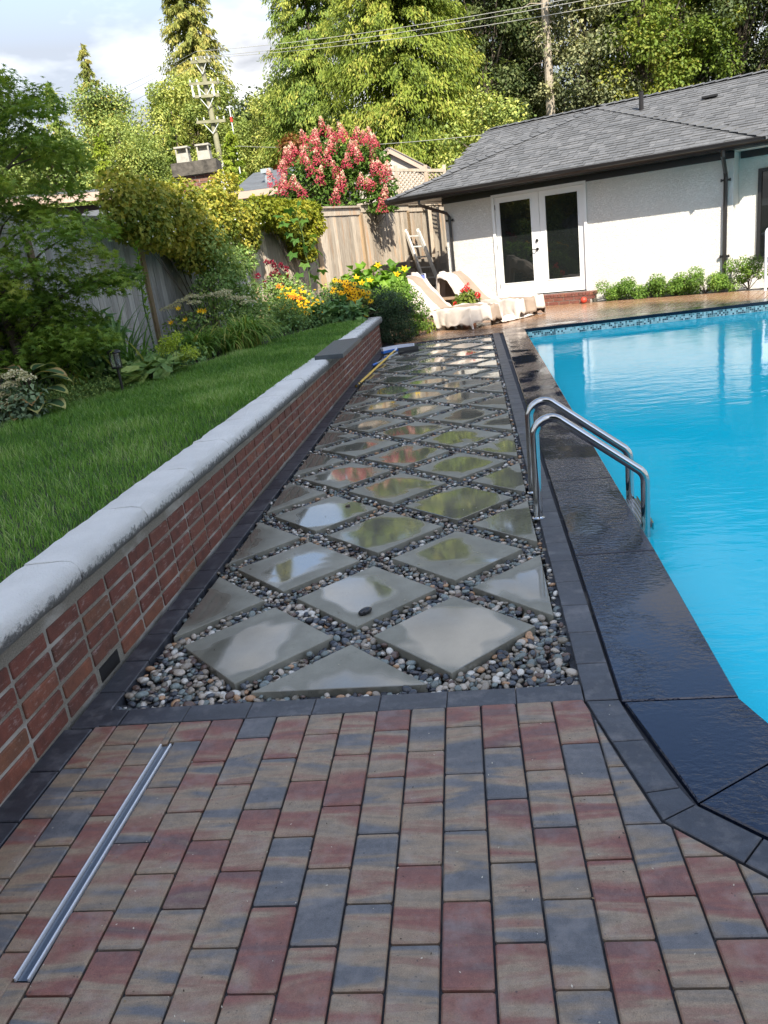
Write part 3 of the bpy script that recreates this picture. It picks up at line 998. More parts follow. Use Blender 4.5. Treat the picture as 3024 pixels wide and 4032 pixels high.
# rendered coping: bull-nosed profile swept along the wall
prof = [(-.165, .40), (-.165, .52), (-.15, .535), (.0, .540), (.035, .535), (.055, .520), (.064, .495), (.062, .465), (.050, .442), (.030, .430), (.0, .425), (-.05, .425)]
cj = [-3.3, -2.6, -1.95, -1.33, -0.72, -0.1, 0.52, 1.15, 1.78, 2.6, 3.4, 4.25, 5.1, 6.0, 6.9, 7.8, 8.7, 9.68]
rr_ = np.random.default_rng(5)
for a, b in zip(cj[:-1], cj[1:]):
    ys = np.linspace(a + .0032, b - .0032, 12)
    V, F = [], []
    npf = len(prof)
    for i, y in enumerate(ys):
        k = 0.985 if i in (0, len(ys) - 1) else 1.0
        zs = 0.0 - 0.006 * max(0, y)          # the coping dips a little towards the far end
        for (px_, pz) in prof:
            V.append((wx(y) - .012 + px_ + rr_.normal(0, .0022), y, .43 + (pz - .43) * k + rr_.normal(0, .0022) + zs))
        if i:
            for j in range(npf):
                j2 = (j + 1) % npf
                F.append(((i - 1) * npf + j, (i - 1) * npf + j2, i * npf + j2, i * npf + j))
    mb = MB(); mb.add(V, [tuple(reversed(q)) for q in F]); mb.add(V[:npf], [tuple(range(npf))]); mb.add(V[-npf:], [tuple(reversed(range(npf)))])
    mb.obj('coping_section', M_coping, wallt, smooth='auto')
# loose slate square left on the coping
mb = MB()
q = [(-1.10, 4.70), (-0.80, 4.62), (-0.80, 5.95), (-1.13, 5.98)]
cxx = -0.955
mb.prism([(-1.085, 4.60), (-0.785, 4.56), (-0.80, 5.98), (-1.115, 5.92)], 0.508, 0.552, .003)
M_slate = simple('slate', (0.055, 0.068, 0.075), 0.45, var=0.15, scale=20, bump=.2, bscale=200)
mb.obj('slate_slab', M_slate, label='loose dark slate slab resting on the white wall coping', cat='slate slab')

# ------------------------------------------------------------------ lawn, beds, ground levels
LAWN = [(-1.09, -4.5), (-1.17, 9.0), (-1.45, 8.93), (-1.76, 8.75), (-2.0, 8.1), (-2.28, 7.5), (-2.2, 6.9), (-2.44, 6.27), (-2.8, 4.95), (-2.97, 3.86), (-3.16, 3.47), (-3.47, 2.83), (-4.1, 2.2), (-6.5, 1.2), (-8, -4.5)]
raised = [(-1.088, -300), (-1.085, -3.2), (-1.12, 4), (-1.17, 9.62), (-1.05, 10.6), (-1.5, 12.6), (-2.1, 14.3), (-0.4, 19.2), (-0.3, 20.6), (2, 24), (20, 24), (20, 400), (-300, 400), (-300, -300)]
sheet('garden_soil', raised, 0.455, M_soil, kind='structure')
mb = MB()
for a, b in zip(raised[1:9], raised[2:10]):
    mb.add([(a[0], a[1], .455), (b[0], b[1], .455), (b[0] + .1, b[1] - .05, -.08), (a[0] + .1, a[1] - .05, -.08)], [(0, 1, 2, 3)])
mb.obj('soil_bank', M_soil, kind='structure')
sheet('lawn', LAWN, 0.470, M_lawn_soil, kind='structure')
sheet('far_ground', [(-300, 24), (300, 24), (300, 400), (-300, 400)], 0.459, M_ground, kind='structure')

M_grass = leafmat('grass_blades', [(0.0, (0.060, 0.155, 0.024)), (0.45, (0.145, 0.320, 0.040)), (0.8, (0.27, 0.44, 0.08)), (1.0, (0.46, 0.55, 0.24))], 0.38, 0.35, 0.5)
def in_poly(X, Y, poly):
    r = np.zeros(len(X), bool)
    for i in range(len(poly)):
        x0, y0 = poly[i - 1]; x1, y1 = poly[i]
        c_ = ((y0 > Y) != (y1 > Y)) & (X < (x1 - x0) * (Y - y0) / (y1 - y0 + 1e-12) + x0)
        r ^= c_
    return r
def grass(n, y0, y1, x0, h, w, name='grass'):
    X = R.uniform(x0, -1.08, n); Y = R.uniform(y0, y1, n)
    k = in_poly(X, Y, LAWN); X, Y = X[k], Y[k]; n = len(X)
    a = R.uniform(0, 2 * np.pi, n); lean = R.uniform(.1, .75, n); la = R.uniform(0, 2 * np.pi, n)
    pn = np.array([mn.noise((x * 2.2, y * 2.2, 0)) for x, y in zip(X[::1], Y[::1])])
    H = h * R.uniform(.6, 1.35, n) * (1 + .35 * pn); Wd = w * R.uniform(.6, 1.2, n)
    z0 = np.full(n, .468)
    dxx, dyy = np.cos(a) * Wd, np.sin(a) * Wd
    lx, ly = np.cos(la) * lean * H, np.sin(la) * lean * H
    V = np.zeros((n, 5, 3))
    V[:, 0] = np.stack([X - dxx, Y - dyy, z0], 1); V[:, 1] = np.stack([X + dxx, Y + dyy, z0], 1)
    V[:, 2] = np.stack([X + dxx * .8 + lx * .35, Y + dyy * .8 + ly * .35, z0 + H * .6], 1)
    V[:, 3] = np.stack([X - dxx * .8 + lx * .35, Y - dyy * .8 + ly * .35, z0 + H * .6], 1)
    V[:, 4] = np.stack([X + lx, Y + ly, z0 + H], 1)
    b_ = np.arange(n)[:, None] * 5
    F4 = np.array([[0, 1, 2, 3]]) + b_; F3 = np.array([[3, 2, 4]]) + b_
    p2 = np.array([mn.noise((x * .9 + 7, y * .9, 3)) for x, y in zip(X, Y)])
    t = np.clip(R.normal(.42, .28, n) + .30 * pn + .35 * p2, 0, 1)
    return V.reshape(-1, 3), F4, F3, t
VV, FA, FB, TT, b0 = [], [], [], [], 0
for args in ((62000, -1.6, 2.6, -4.2, .050, .0021), (75000, 2.6, 6.0, -3.3, .052, .0025), (45000, 6.0, 9.1, -2.6, .055, .003)):
    V, A, B, T = grass(*args)
    VV.append(V); FA.append(A + b0); FB.append(B + b0); TT.append(T); b0 += len(V)
TT = np.concatenate(TT)
me = np_mesh('grass', np.concatenate(VV), [np.concatenate(FA), np.concatenate(FB)], M_grass, np.concatenate([TT, TT]))
o = bpy.data.objects.new('grass', me); col.objects.link(o)
tag(o, 'short dense green lawn grass behind the white coping', 'grass', kind='stuff')

# ------------------------------------------------------------------ far deck of wet brown pavers
DA = math.radians(-25)
U = Vector((math.cos(DA), math.sin(DA))); Nn = Vector((math.sin(DA), -math.cos(DA)))
HO = Vector((2.81, 13.6))
def hp(s, d, z=0.0):
    q = HO + U * s + Nn * d
    return Vector((q.x, q.y, z))
deck = tag(sheet('patio', [(-1.35, 9.66), (0.92, 9.66), (0.93, 10.2), (9.0, 10.5), (9.0, 12.0), (6.0, 12.2), (2.0, 14.0), (-0.6, 15.2), (-1.2, 13.2), (-1.05, 11.0)], -0.012, M_sand), kind='structure')
DB = [((-1.3, 9.74), (0, 1)), (hp(0, .33)[:2], (Nn.x, Nn.y))]
deck_polys = []
a2 = math.radians(-25)
c2, s2 = math.cos(a2), math.sin(a2)
for k in range(-60, 60):
    for j in range(-40, 60):
        x0 = k * PW; y0 = (j + (.5 if k % 2 else 0)) * PL
        rect = [(x0 + .0045, y0 + .0045), (x0 + PW - .0045, y0 + .0045), (x0 + PW - .0045, y0 + PL - .0045), (x0 + .0045, y0 + PL - .0045)]
        q = [(3.0 + x * c2 - y * s2, 11.0 + x * s2 + y * c2) for x, y in rect]
        cx_ = sum(p[0] for p in q) / 4; cy_ = sum(p[1] for p in q) / 4
        if not (-1.35 < cx_ < 7.5 and 9.5 < cy_ < 15.2): continue
        if cx_ < 0.96: q = clip(q, (0, 9.74), (0, 1))
        else:
            lim = lambda x: 10.245 + (x - 1.272) * 0.032
            q = clip(q, (0.9, lim(0.9)), (-0.032, 1))
            if cy_ < lim(cx_) - .25: continue
        if len(q) < 3: continue
        q = clip(q, (-1.05, 10.6), (1, .25)) if True else q
        if len(q) < 3: continue
        q = clip(q, hp(0, .335)[:2], (Nn.x, Nn.y))
        if len(q) < 3 or area(q) < .001: continue
        deck_polys.append((math.hypot(cx_ - CAM[0], cy_ - CAM[1]), cx_, cy_, q))
deck_polys.sort(key=lambda t: t[0])
mbs = MB()
for i, (d_, cx_, cy_, q) in enumerate(deck_polys):
    if i < 290:
        loc = [((x - cx_) * c2 + (y - cy_) * s2, -(x - cx_) * s2 + (y - cy_) * c2) for x, y in q]
        mb = MB(); mb.prism(loc, -0.02, 0, .003)
        place('patio_paver', mb.mesh('patio_paver', M_deck), cx_, cy_, a2, deck)
    else:
        mbs.prism(q, -0.02, random.uniform(-.001, .001), .003)
mt_d2 = paver_mat('deck_paver_far', [(0.25, (0.10, 0.07, 0.055)), (0.45, (0.24, 0.14, 0.085)), (0.6, (0.30, 0.17, 0.09)), (0.8, (0.19, 0.11, 0.08))], wet=0.85, gk=0.15)
o = mbs.obj('patio_pavers', mt_d2, deck); o['kind'] = 'stuff'

# ================================================================== HOUSE
def houseobj(mb, name, mat, parent, smooth=False):
    """mesh given in house coordinates: s along the wall, d out from the wall, z"""
    mb.v = [tuple(hp(p[0], p[1], p[2])) for p in mb.v]
    # (s,d,z) is a left-handed frame, so turn the faces round
    mb.f = [tuple(reversed(f)) for f in mb.f]
    return mb.obj(name, mat, parent, smooth)
house = empty('pool_house', tuple(hp(0, -3, 0)), 'white stucco house with grey shingle roof and white french doors behind the pool', 'house')
SL, SR, REC = -3.12, 2.70, -0.60
WT = 2.40
def hbox(name, s0, s1, d0, d1, z0, z1, mat, parent=house):
    mb = MB(); mb.box(((s0 + s1) / 2, (d0 + d1) / 2, (z0 + z1) / 2), (s1 - s0, d1 - d0, z1 - z0))
    return houseobj(mb, name, mat, parent)
# walls: front wall in three pieces round the doorway, left return, right return, recessed wall
DL, DRt, DB0, DT = -1.99, 0.03, 0.215, 2.30
hbox('wall', SL, DL, -.2, 0, -.07, WT, M_stucco)
hbox('wall', DRt, SR, -.2, 0, -.07, WT, M_stucco)
hbox('wall', DL, DRt, -.2, 0, DT, WT, M_stucco)
hbox('wall', SL, SL + .2, -8.5, -.202, -.07, WT, M_stucco)
hbox('wall', SR - .2, SR, REC - .2, -.202, -.07, WT, M_stucco)
WS0, WS1, WZ0, WZ1 = 3.03, 4.6, 0.52, 2.06
hbox('wall', SR + .002, WS0, REC - .2, REC, -.07, WT, M_stucco)
hbox('wall', WS1, 11, REC - .2, REC, -.07, WT, M_stucco)
hbox('wall', WS0, WS1, REC - .2, REC, -.07, WZ0, M_stucco)
hbox('wall', WS0, WS1, REC - .2, REC, WZ1, WT, M_stucco)
hbox('wall', SL + .2, 11, -8.7, -8.5, -.07, WT, M_stucco)
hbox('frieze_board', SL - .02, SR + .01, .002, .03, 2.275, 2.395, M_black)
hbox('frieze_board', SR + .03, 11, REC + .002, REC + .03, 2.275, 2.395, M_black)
# soffits
EZ, EO_, ERi, ELe = 2.50, 0.60, 3.40, -4.15
hbox('soffit', ELe + .02, SL, .0, EO_ - .0, 2.398, 2.410, M_soffit)
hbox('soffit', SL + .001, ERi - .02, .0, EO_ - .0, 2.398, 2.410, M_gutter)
hbox('soffit', ELe + .02, SL, -4.2, .0, 2.398, 2.410, M_soffit)
hbox('soffit', SR, 11, REC, -.001, 2.398, 2.410, M_soffit)
hbox('fascia', ELe, ERi, EO_, EO_ + .02, 2.39, 2.52, M_gutter)
# gutter: ogee section run along the eave
mb = MB()
prof_g = [(0.0, 2.40), (0.07, 2.40), (0.085, 2.425), (0.10, 2.44), (0.118, 2.45), (0.122, 2.485), (0.128, 2.49), (0.128, 2.503), (0.112, 2.503), (0.11, 2.46), (0.07, 2.42), (0.0, 2.42)]
V = []
for s_ in (ELe - .01, ERi + .01):
    V += [(s_, EO_ + .021 + a, b) for a, b in prof_g]
npg = len(prof_g)
mb.add(V, [(i, (i + 1) % npg, npg + (i + 1) % npg, npg + i) for i in range(npg)] + [tuple(range(npg - 1, -1, -1)), tuple(range(npg, 2 * npg))])
houseobj(mb, 'gutter', M_gutter, house)
def downspout(s_, elbow):
    mb = MB()
    w = .036
    pts = elbow
    mb.tube([Vector(p) for p in pts], w, 4, True)
    o = houseobj(mb, 'downspout', M_gutter, house)
    for z in (1.93, .62):
        b = MB(); b.box((s_, .045, z), (.135, .02, .035)); b.box((s_ - .075, .045, z), (.022, .03, .05)); b.box((s_ + .075, .045, z), (.022, .03, .05))
        br = houseobj(b, 'bracket', M_gutter, o)
downspout(-2.98, [(-3.36, .66, 2.40), (-3.36, .64, 2.30), (-3.02, .08, 2.08), (-2.98, .05, 2.0), (-2.98, .05, .03)])
downspout(2.58, [(2.62, .66, 2.40), (2.62, .64, 2.30), (2.58, .10, 2.06), (2.58, .05, 1.98), (2.58, .05, .03)])

# french doors
door = hbox('door_frame', DL - .0, DL + .055, -.10, .035, DB0, DT, M_whitep)
hbox('door_frame', DRt - .055, DRt, -.10, .035, DB0, DT, M_whitep)
hbox('door_frame', DL + .055, DRt - .055, -.10, .035, DT - .055, DT, M_whitep)
mid = (DL + DRt) / 2 + .015
def leaf_door(s0, s1, g0, g1, hinge):
    d0, d1 = -.06, -.015
    gz0, gz1 = .50, 2.13
    mb = MB()
    for (a, b, c_, e) in ((s0, s1, DB0 + .02, gz0), (s0, s1, gz1, DT - .06), (s0, g0, gz0, gz1), (g1, s1, gz0, gz1)):
        mb.box(((a + b) / 2, (d0 + d1) / 2, (c_ + e) / 2), (b - a, d1 - d0, e - c_))
    dl = houseobj(mb, 'door', M_whitep, house)
    mb = MB()
    bw = .018
    for (a, b, c_, e) in ((g0 - bw, g1 + bw, gz0 - bw, gz0), (g0 - bw, g1 + bw, gz1, gz1 + bw), (g0 - bw, g0, gz0, gz1), (g1, g1 + bw, gz0, gz1)):
        mb.box(((a + b) / 2, d1 + .005, (c_ + e) / 2), (b - a, .010, e - c_))
    houseobj(mb, 'glazing_bead', M_whitep, dl)
    mb = MB(); mb.box(((g0 + g1) / 2, -.035, (gz0 + gz1) / 2), (g1 - g0, .012, gz1 - gz0)); houseobj(mb, 'glass_pane', M_glass, dl)
    for z in (.45, 1.25, 2.05):
        mb = MB(); mb.box((hinge, -.008, z), (.018, .016, .10)); houseobj(mb, 'hinge', M_black, dl)
    return dl
dA = leaf_door(DL + .06, mid - .004, -1.83, -1.15, DL + .055)
dB = leaf_door(mid + .004, DRt - .06, -.83, -.16, DRt - .055)
mb = MB()
mb.tube([(mid - .075, -.016, 1.30), (mid - .075, .012, 1.30)], .030, 14)
houseobj(mb, 'deadbolt', M_black, dA)
mb = MB(); mb.tube([(mid - .075, -.016, 1.13), (mid - .075, .012, 1.13)], .030, 14)
houseobj(mb, 'handle_rose', M_black, dA)
mb = MB()
mb.tube([(mid - .075, .01, 1.13), (mid - .075, .045, 1.13), (mid - .10, .05, 1.13), (mid - .17, .048, 1.128)], .010, 8)
houseobj(mb, 'door_handle', M_black, dA)
hbox('door_sill', DL + .0, DRt, -.1, .06, DB0 - .022, DB0 - .001, simple('sill_alu', (.35, .35, .34), .4, .6))
# brick step in front of the doors
stepo = hbox('brick_step', DL - .25, DRt + .14, .0, .335, -.06, .175, M_mortar)
def step_brick(s, d, z, a, b, c_, kk=0):
    mb = MB(); mb.box((0, 0, 0), (a, b, c_))
    me = mb.mesh('brick', M_brick)
    o = bpy.data.objects.new('brick', me)
    q = hp(s, d, z); o.location = q; o.rotation_euler = (0, 0, DA)
    col.objects.link(o); o.parent = stepo
s = DL - .25 + .035
while s < DRt + .14:
    step_brick(s, .175, .178, .064, .345, .055); s += .074
for c_ in range(2):
    s = DL - .25 + (.1 if c_ else 0)
    while s < DRt + .10:
        step_brick(s + .1, .312, .033 + c_ * .075, .205, .06, .062); s += .217

# tall dark window in the recessed wall
wf = hbox('window', WS0, WS0 + .06, REC - .12, REC + .03, WZ0, WZ1, M_black)
hbox('window_frame', WS1 - .06, WS1, REC - .12, REC + .03, WZ0, WZ1, M_black)
hbox('window_frame', WS0 + .06, WS1 - .06, REC - .12, REC + .03, WZ1 - .06, WZ1, M_black)
hbox('window_frame', WS0 - .04, WS1 + .04, REC - .12, REC + .06, WZ0 - .05, WZ0, M_black)
hbox('window_pane', WS0 + .06, WS1 - .06, REC - .09, REC - .06, WZ0, WZ1 - .06, M_glass)

# roof planes as shingle courses ------------------------------------------------
PIT = (3.93 - 2.50) / 3.6
AP = (-0.55, -3.0, 3.93)
roof = MB()
MEZ = 2.50; MD0 = -.10; MRZ, MRD = 4.06, -4.0; ML = -3.62; MRT = 12.0
def roofpoly(pts):
    n0 = len(roof.v); roof.add(pts, [tuple(range(len(pts)))])
roofpoly([(ELe, EO_ + .06, EZ - .02), (ERi, EO_ + .06, EZ - .02), AP])
roofpoly([(ERi, EO_ + .06, EZ - .02), (ERi, MD0 - .3, EZ - .0), (AP[0], -3.75, 3.93), AP])
roofpoly([(ELe, -4.2, EZ - .02), (ELe, EO_ + .06, EZ - .02), AP, (AP[0], -3.75, 3.93)])
mslope = (MRZ - MEZ) / (MD0 - MRD)
def mz(d): return MEZ + (MD0 - d) * mslope
roofpoly([(ML, MD0, mz(MD0)), (MRT, MD0, mz(MD0)), (MRT, MRD, MRZ), (ML, MRD, MRZ)])
roofpoly([(ML, MRD, MRZ), (MRT, MRD, MRZ), (MRT, -8.9, 2.3), (ML, -8.9, 2.3)])
roofpoly([(ML, MRD, MRZ), (ML, MD0, mz(MD0) - .1), (ML, -8.9, 2.2)])
M_roofbase = simple('roof_felt', (0.09, 0.092, 0.10), 0.9)
ro_ = houseobj(roof, 'roof', M_roofbase, house)
shing = []     # (distance, verts)
def course_field(P0, eu, ev, L0, L1, inside, nrow, crs=.142, lift=.010):
    """P0 origin at the eave, eu unit vector along the eave, ev unit vector up the slope"""
    nrm = Vector(eu).cross(Vector(ev)).normalized()
    if nrm.z < 0: nrm = -nrm
    for r_ in range(nrow):
        s = L0 + random.uniform(-.2, 0)
        while s < L1:
            w = random.choice((.10, .13, .16, .19, .24))
            a, b = s, s + w - .004
            s += w
            m0 = Vector(P0) + Vector(eu) * ((a + b) / 2) + Vector(ev) * ((r_ + .5) * crs)
            if not inside(m0): continue
            t0 = lift * 2 if random.random() < .5 else lift * 1.1
            q = []
            for uu, vv_, hh in ((a, r_ * crs, t0), (b, r_ * crs, t0), (b, (r_ + 1.12) * crs, .003), (a, (r_ + 1.12) * crs, .003)):
                q.append(Vector(P0) + Vector(eu) * uu + Vector(ev) * vv_ + nrm * hh)
            q += [q[0] - nrm * (t0 + .002), q[1] - nrm * (t0 + .002)]
            w0 = hp(m0.x, m0.y, m0.z)
            shing.append(((w0 - Vector(CAM)).length, q))
ev1 = Vector((0, -1, PIT)).normalized()
def in_front(p):
    t = (EO_ + .06 - p.y) / (EO_ + .06 - AP[1])
    return t < 1 and ELe + (AP[0] - ELe) * t < p.x < ERi + (AP[0] - ERi) * t
course_field((0, EO_ + .075, EZ - .024), (1, 0, 0), ev1, ELe, ERi, in_front, 29)
evr = Vector((-(ERi - AP[0]), 0, 3.93 - EZ)).normalized()
def in_right(p):
    t = (ERi - p.x) / (ERi - AP[0])
    if not 0 < t < 1: return False
    return EO_ + .06 + (AP[1] - EO_ - .06) * t > p.y > (MD0 - .25) + (-3.7 - MD0 + .25) * t
course_field((ERi + .01, 0, EZ - .02), (0, 1, 0), evr, -4, .7, in_right, 31)
evm = Vector((0, -1, mslope)).normalized()
def in_main(p):
    if p.x > ERi - (ERi - AP[0]) * max(0, (MD0 - p.y)) / 3.6: return p.x < 7.5
    # left of the hip roof
    tl = (EO_ - p.y) / (EO_ - AP[1])
    return p.x < ELe + (AP[0] - ELe) * min(tl, 1) - .0 or p.y < -3.6
course_field((0, MD0 + .02, MEZ + .004), (1, 0, 0), evm, ML, 7.5, in_main, 29)
shing.sort(key=lambda t: t[0])
SF = [(0, 1, 2, 3), (4, 5, 1, 0)]
rest_mb = MB()
for i, (d_, q) in enumerate(shing):
    if i < 290:
        mb = MB(); mb.tint = random.uniform(.2, .85); mb.add(q, SF)
        houseobj(mb, 'shingle', M_shingle, ro_)
    else:
        rest_mb.tint = random.uniform(.2, .85); rest_mb.add(q, SF)
o = houseobj(rest_mb, 'shingles', M_shingle, ro_); o['kind'] = 'stuff'
def caps(a, b, n, w=.15):
    a, b = Vector(a), Vector(b)
    for i in range(n):
        p, q = a.lerp(b, i / n), a.lerp(b, (i + 1.25) / n)
        d = (q - p).normalized(); x = d.cross(Vector((0, 0, 1))).normalized()
        mb = MB(); mb.tint = random.uniform(.2, .7)
        dn = Vector((0, 0, -.045))
        up1, up2 = Vector((0, 0, .042)), Vector((0, 0, .018))
        mb.add([p + x * w + dn + up1, p + up1, p - x * w + dn + up1, q + x * w + dn + up2, q + up2, q - x * w + dn + up2,
                p + x * w + dn, p, p - x * w + dn], [(0, 1, 4, 3), (1, 2, 5, 4), (6, 7, 1, 0), (7, 8, 2, 1)])
        houseobj(mb, 'ridge_cap', M_shingle, ro_)
caps((ELe, EO_ + .06, EZ - .01), AP, 24)
caps((ERi, EO_ + .06, EZ - .01), AP, 24)
caps((AP[0], -3.75, 3.94), (AP[0], -2.9, 3.94), 4)
caps((9.0, MRD, MRZ + .01), (ML, MRD, MRZ + .01), 52)
hbox('rake_board', ML - .04, ML - .01, -4.0, -.1, 2.3, 2.32, M_gutter)
mb = MB(); mb.tube([(.35, -3.05, 3.6), (.35, -3.05, 4.06)], .05, 12); houseobj(mb, 'vent_pipe', M_gutter, ro_)
mb = MB(); mb.box((1.78, -2.9, 3.68), (.30, .14, .04)); houseobj(mb, 'roof_vent', M_black, ro_)

# ================================================================== FENCE
def fence(name, P, topz, botz, mat, label, cap=True, bw=.138, seed=3):
    rnd = random.Random(seed)
    f = empty(name, (P[0][0], P[0][1], botz), label, 'fence')
    meshes = {}
    for (a, b), tz in zip(zip(P[:-1], P[1:]), topz):
        A, B = Vector((*a, 0)), Vector((*b, 0))
        L = (B - A).length; d = (B - A) / L; nrm = Vector((d.y, -d.x, 0))     # towards the garden
        n_ = max(1, round(L / bw)); w = L / n_
        rz = math.atan2(d.y, d.x)
        for i in range(n_):
            key = (round(tz, 2), i % 3)
            h = tz - .17 - botz
            if key not in meshes:
                mb = MB(); mb.box((0, 0, h / 2), (w - .005, .018, h)); meshes[key] = mb.mesh('board', mat)
            o = bpy.data.objects.new('board', meshes[key])
            c_ = A + d * (i + .5) * w + nrm * rnd.uniform(-.004, .004)
            o.location = (c_.x, c_.y, botz); o.rotation_euler = (0, 0, rz + rnd.uniform(-.01, .01))
            col.objects.link(o); o.parent = f; o.matrix_parent_inverse = Matrix.Translation(-f.location)
        def piece(nm, off, z, w_, h_):
            mb = MB(); mb.beam(A + nrm * off + Vector((0, 0, z)), B + nrm * off + Vector((0, 0, z)), w_, h_)
            mb.obj(nm, mat, f)
        piece('top_rail', .022, tz - .095, .022, .15)
        piece('cap_rail', .012, tz + .0, .13, .038)
        npst = max(1, round(L / 2.35))
        for i in range(npst + 1):
            c_ = A + d * (L * i / npst) + nrm * .022
            mb = MB(); mb.box((c_.x, c_.y, (botz + tz) / 2 - .09), (.045, .09, tz - botz - .185), Matrix.Rotation(rz - math.pi / 2, 3, 'Z'))
            mb.obj('post', M_post, f)
    return f
FL = lambda y: (-4.1 + (y - 5.9) * .0933, y)
fence('board_fence', [FL(1.2), FL(3.0), FL(5.15), FL(7.55), FL(9.6), FL(11.58)], [2.29] * 5, .45, M_fenceg, 'grey weathered board fence on the left behind the maple and flower bed', seed=3)
FR = lambda s: (-2.65 + .370 * s, 13.9 + .929 * s)
fence('board_fence', [FL(11.62), FR(-.12)], [2.22], .45, M_fence, 'short tan fence stretch half hidden by the yellow vine', seed=4)
fence('board_fence', [FR(-.05), FR(1.82)], [2.50], .3, M_fence, 'tan cedar fence panel just below the pink flowering shrub', seed=5)
fence('board_fence', [FR(1.87), FR(4.3), FR(7.2)], [2.55, 2.52], .0, M_fence, 'sunlit tan cedar fence behind the ladder next to the house', seed=6)
# low timber planter wall at the foot of the fence
tw = empty('timber_retaining_wall', (*FR(4), .3), 'low wall of old horizontal timber boards behind the ladder', 'retaining wall')
for k in range(5):
    for a, b in ((2.0, 4.1), (4.15, 6.1)):
        A, B = FR(a), FR(b)
        mb = MB(); mb.beam((A[0] + .12, A[1] - .05, .32 + k * .19), (B[0] + .12, B[1] - .05, .32 + k * .19), .045, .175); mb.obj('board', M_timber, tw)
for s in (2.02, 3.7, 5.5):
    A = FR(s); mb = MB(); mb.box((A[0] + .17, A[1] - .07, .70), (.09, .09, 1.2)); mb.obj('post', M_timber, tw)
# stones stacked near the ladder
for i, (s, off, z, r_) in enumerate([(5.6, .35, .1, .14), (5.9, .42, .12, .12), (5.75, .5, .08, .1), (6.1, .35, .1, .13), (5.8, .4, .3, .11)]):
    A = FR(s)
    me = np_mesh('stone', pebble_shape(V2, 40 + i) * r_, F2, simple('rock%d' % i, (.2, .18, .16), .85, var=.3, scale=20, bump=.6), smooth=True)
    o = bpy.data.objects.new('stone', me); o.location = (A[0] + off, A[1] - .2, z); col.objects.link(o)
    tag(o, ('left front', 'right front', 'back left', 'rearmost', 'topmost')[i] + ' rough grey stone in the small pile beside the ladder', 'stone', 'stones piled beside the ladder')

# ladder leaning on the fence
lad = empty('folding_ladder', (-0.75, 18.3, .3), 'grey folding aluminium ladder leaning against the sunlit fence', 'ladder')
M_alu = simple('dull_aluminium', (.62, .61, .58), .5, .3, var=.2, scale=10)
la, lb = Vector((-1.13, 17.70, 1.88)), Vector((-.70, 17.55, .30))
wv = Vector((.30, .22, -.02))
for k, off in enumerate((0, 1)):
    for j in (0, 1):
        a = la + wv * j + Vector((.015, -.05, -.02)) * off; b = lb + wv * j * 1.2 + Vector((.02, -.42, 0)) * off
        mb = MB(); mb.beam(a, b, .055, .08); mb.obj('rail', M_alu, lad)
for i in range(6):
    t = (i + .45) / 6
    mb = MB(); mb.beam(la.lerp(lb, t), la.lerp(lb, t) + wv * (1 + .2 * t), .06, .035); mb.obj('rung', M_alu, lad)
for j in (0, 1):
    mb = MB(); c_ = la + wv * j; mb.tube([c_ + Vector((-.03, 0, .0)), c_ + Vector((.03, 0, 0))], .06, 12); mb.obj('hinge', M_alu, lad)

# ================================================================== POOL LADDER
pl = empty('pool_ladder', (1.1, 1.05, 0), 'shiny stainless steel pool ladder with two arched handrails', 'pool ladder')
def arc_pts(P, r, n=7):
    out = [Vector(P[0])]
    for a, b, c_ in zip(P[:-2], P[1:-1], P[2:]):
        a, b, c_ = Vector(a), Vector(b), Vector(c_)
        d1, d2 = (a - b).normalized(), (c_ - b).normalized()
        ang_ = d1.angle(d2); rr2 = min(r, (a - b).length * .48 * math.tan(ang_ / 2), (c_ - b).length * .48 * math.tan(ang_ / 2))
        t = rr2 / math.tan(ang_ / 2)
        p1, p2 = b + d1 * t, b + d2 * t
        cen = b + (d1 + d2).normalized() * (rr2 / math.sin(ang_ / 2))
        for i in range(n + 1):
            q = p1.lerp(p2, i / n) - cen
            out.append(cen + q.normalized() * rr2)
    out.append(Vector(P[-1]))
    return out
for y in (0.832, 1.282):
    P = [(.842, y, -.05), (.848, y, .634), (1.402, y, .202), (1.402, y, -1.0)]
    mb = MB(); mb.tube(arc_pts(P, .085, 14), .0238, 20, True, (0, 1, 0)); mb.obj('handrail', M_steel, pl, smooth='auto')
    mb = MB(); mb.lathe((.842, y, 0.001), [(.034, 0), (.034, .003), (.027, .006), (.024, .012)], 20); mb.obj('escutcheon', M_steel, pl, smooth='auto')
M_tread = simple('ladder_tread', (.42, .44, .46), .3, .6, bump=.5, bscale=200)
for z in (-.095, -.36, -.62):
    mb = MB(); mb.box((1.392, 1.057, z), (.085, .43, .022)); t = mb.obj('step', M_tread, pl)
    mb = MB()
    for k in range(5): mb.box((1.362 + k * .0155, 1.057, z + .013), (.004, .42, .004))
    mb.box((1.345, 1.057, z), (.008, .45, .04)); mb.box((1.440, 1.057, z), (.008, .45, .04)); mb.obj('tread_ribs', M_steel, t)

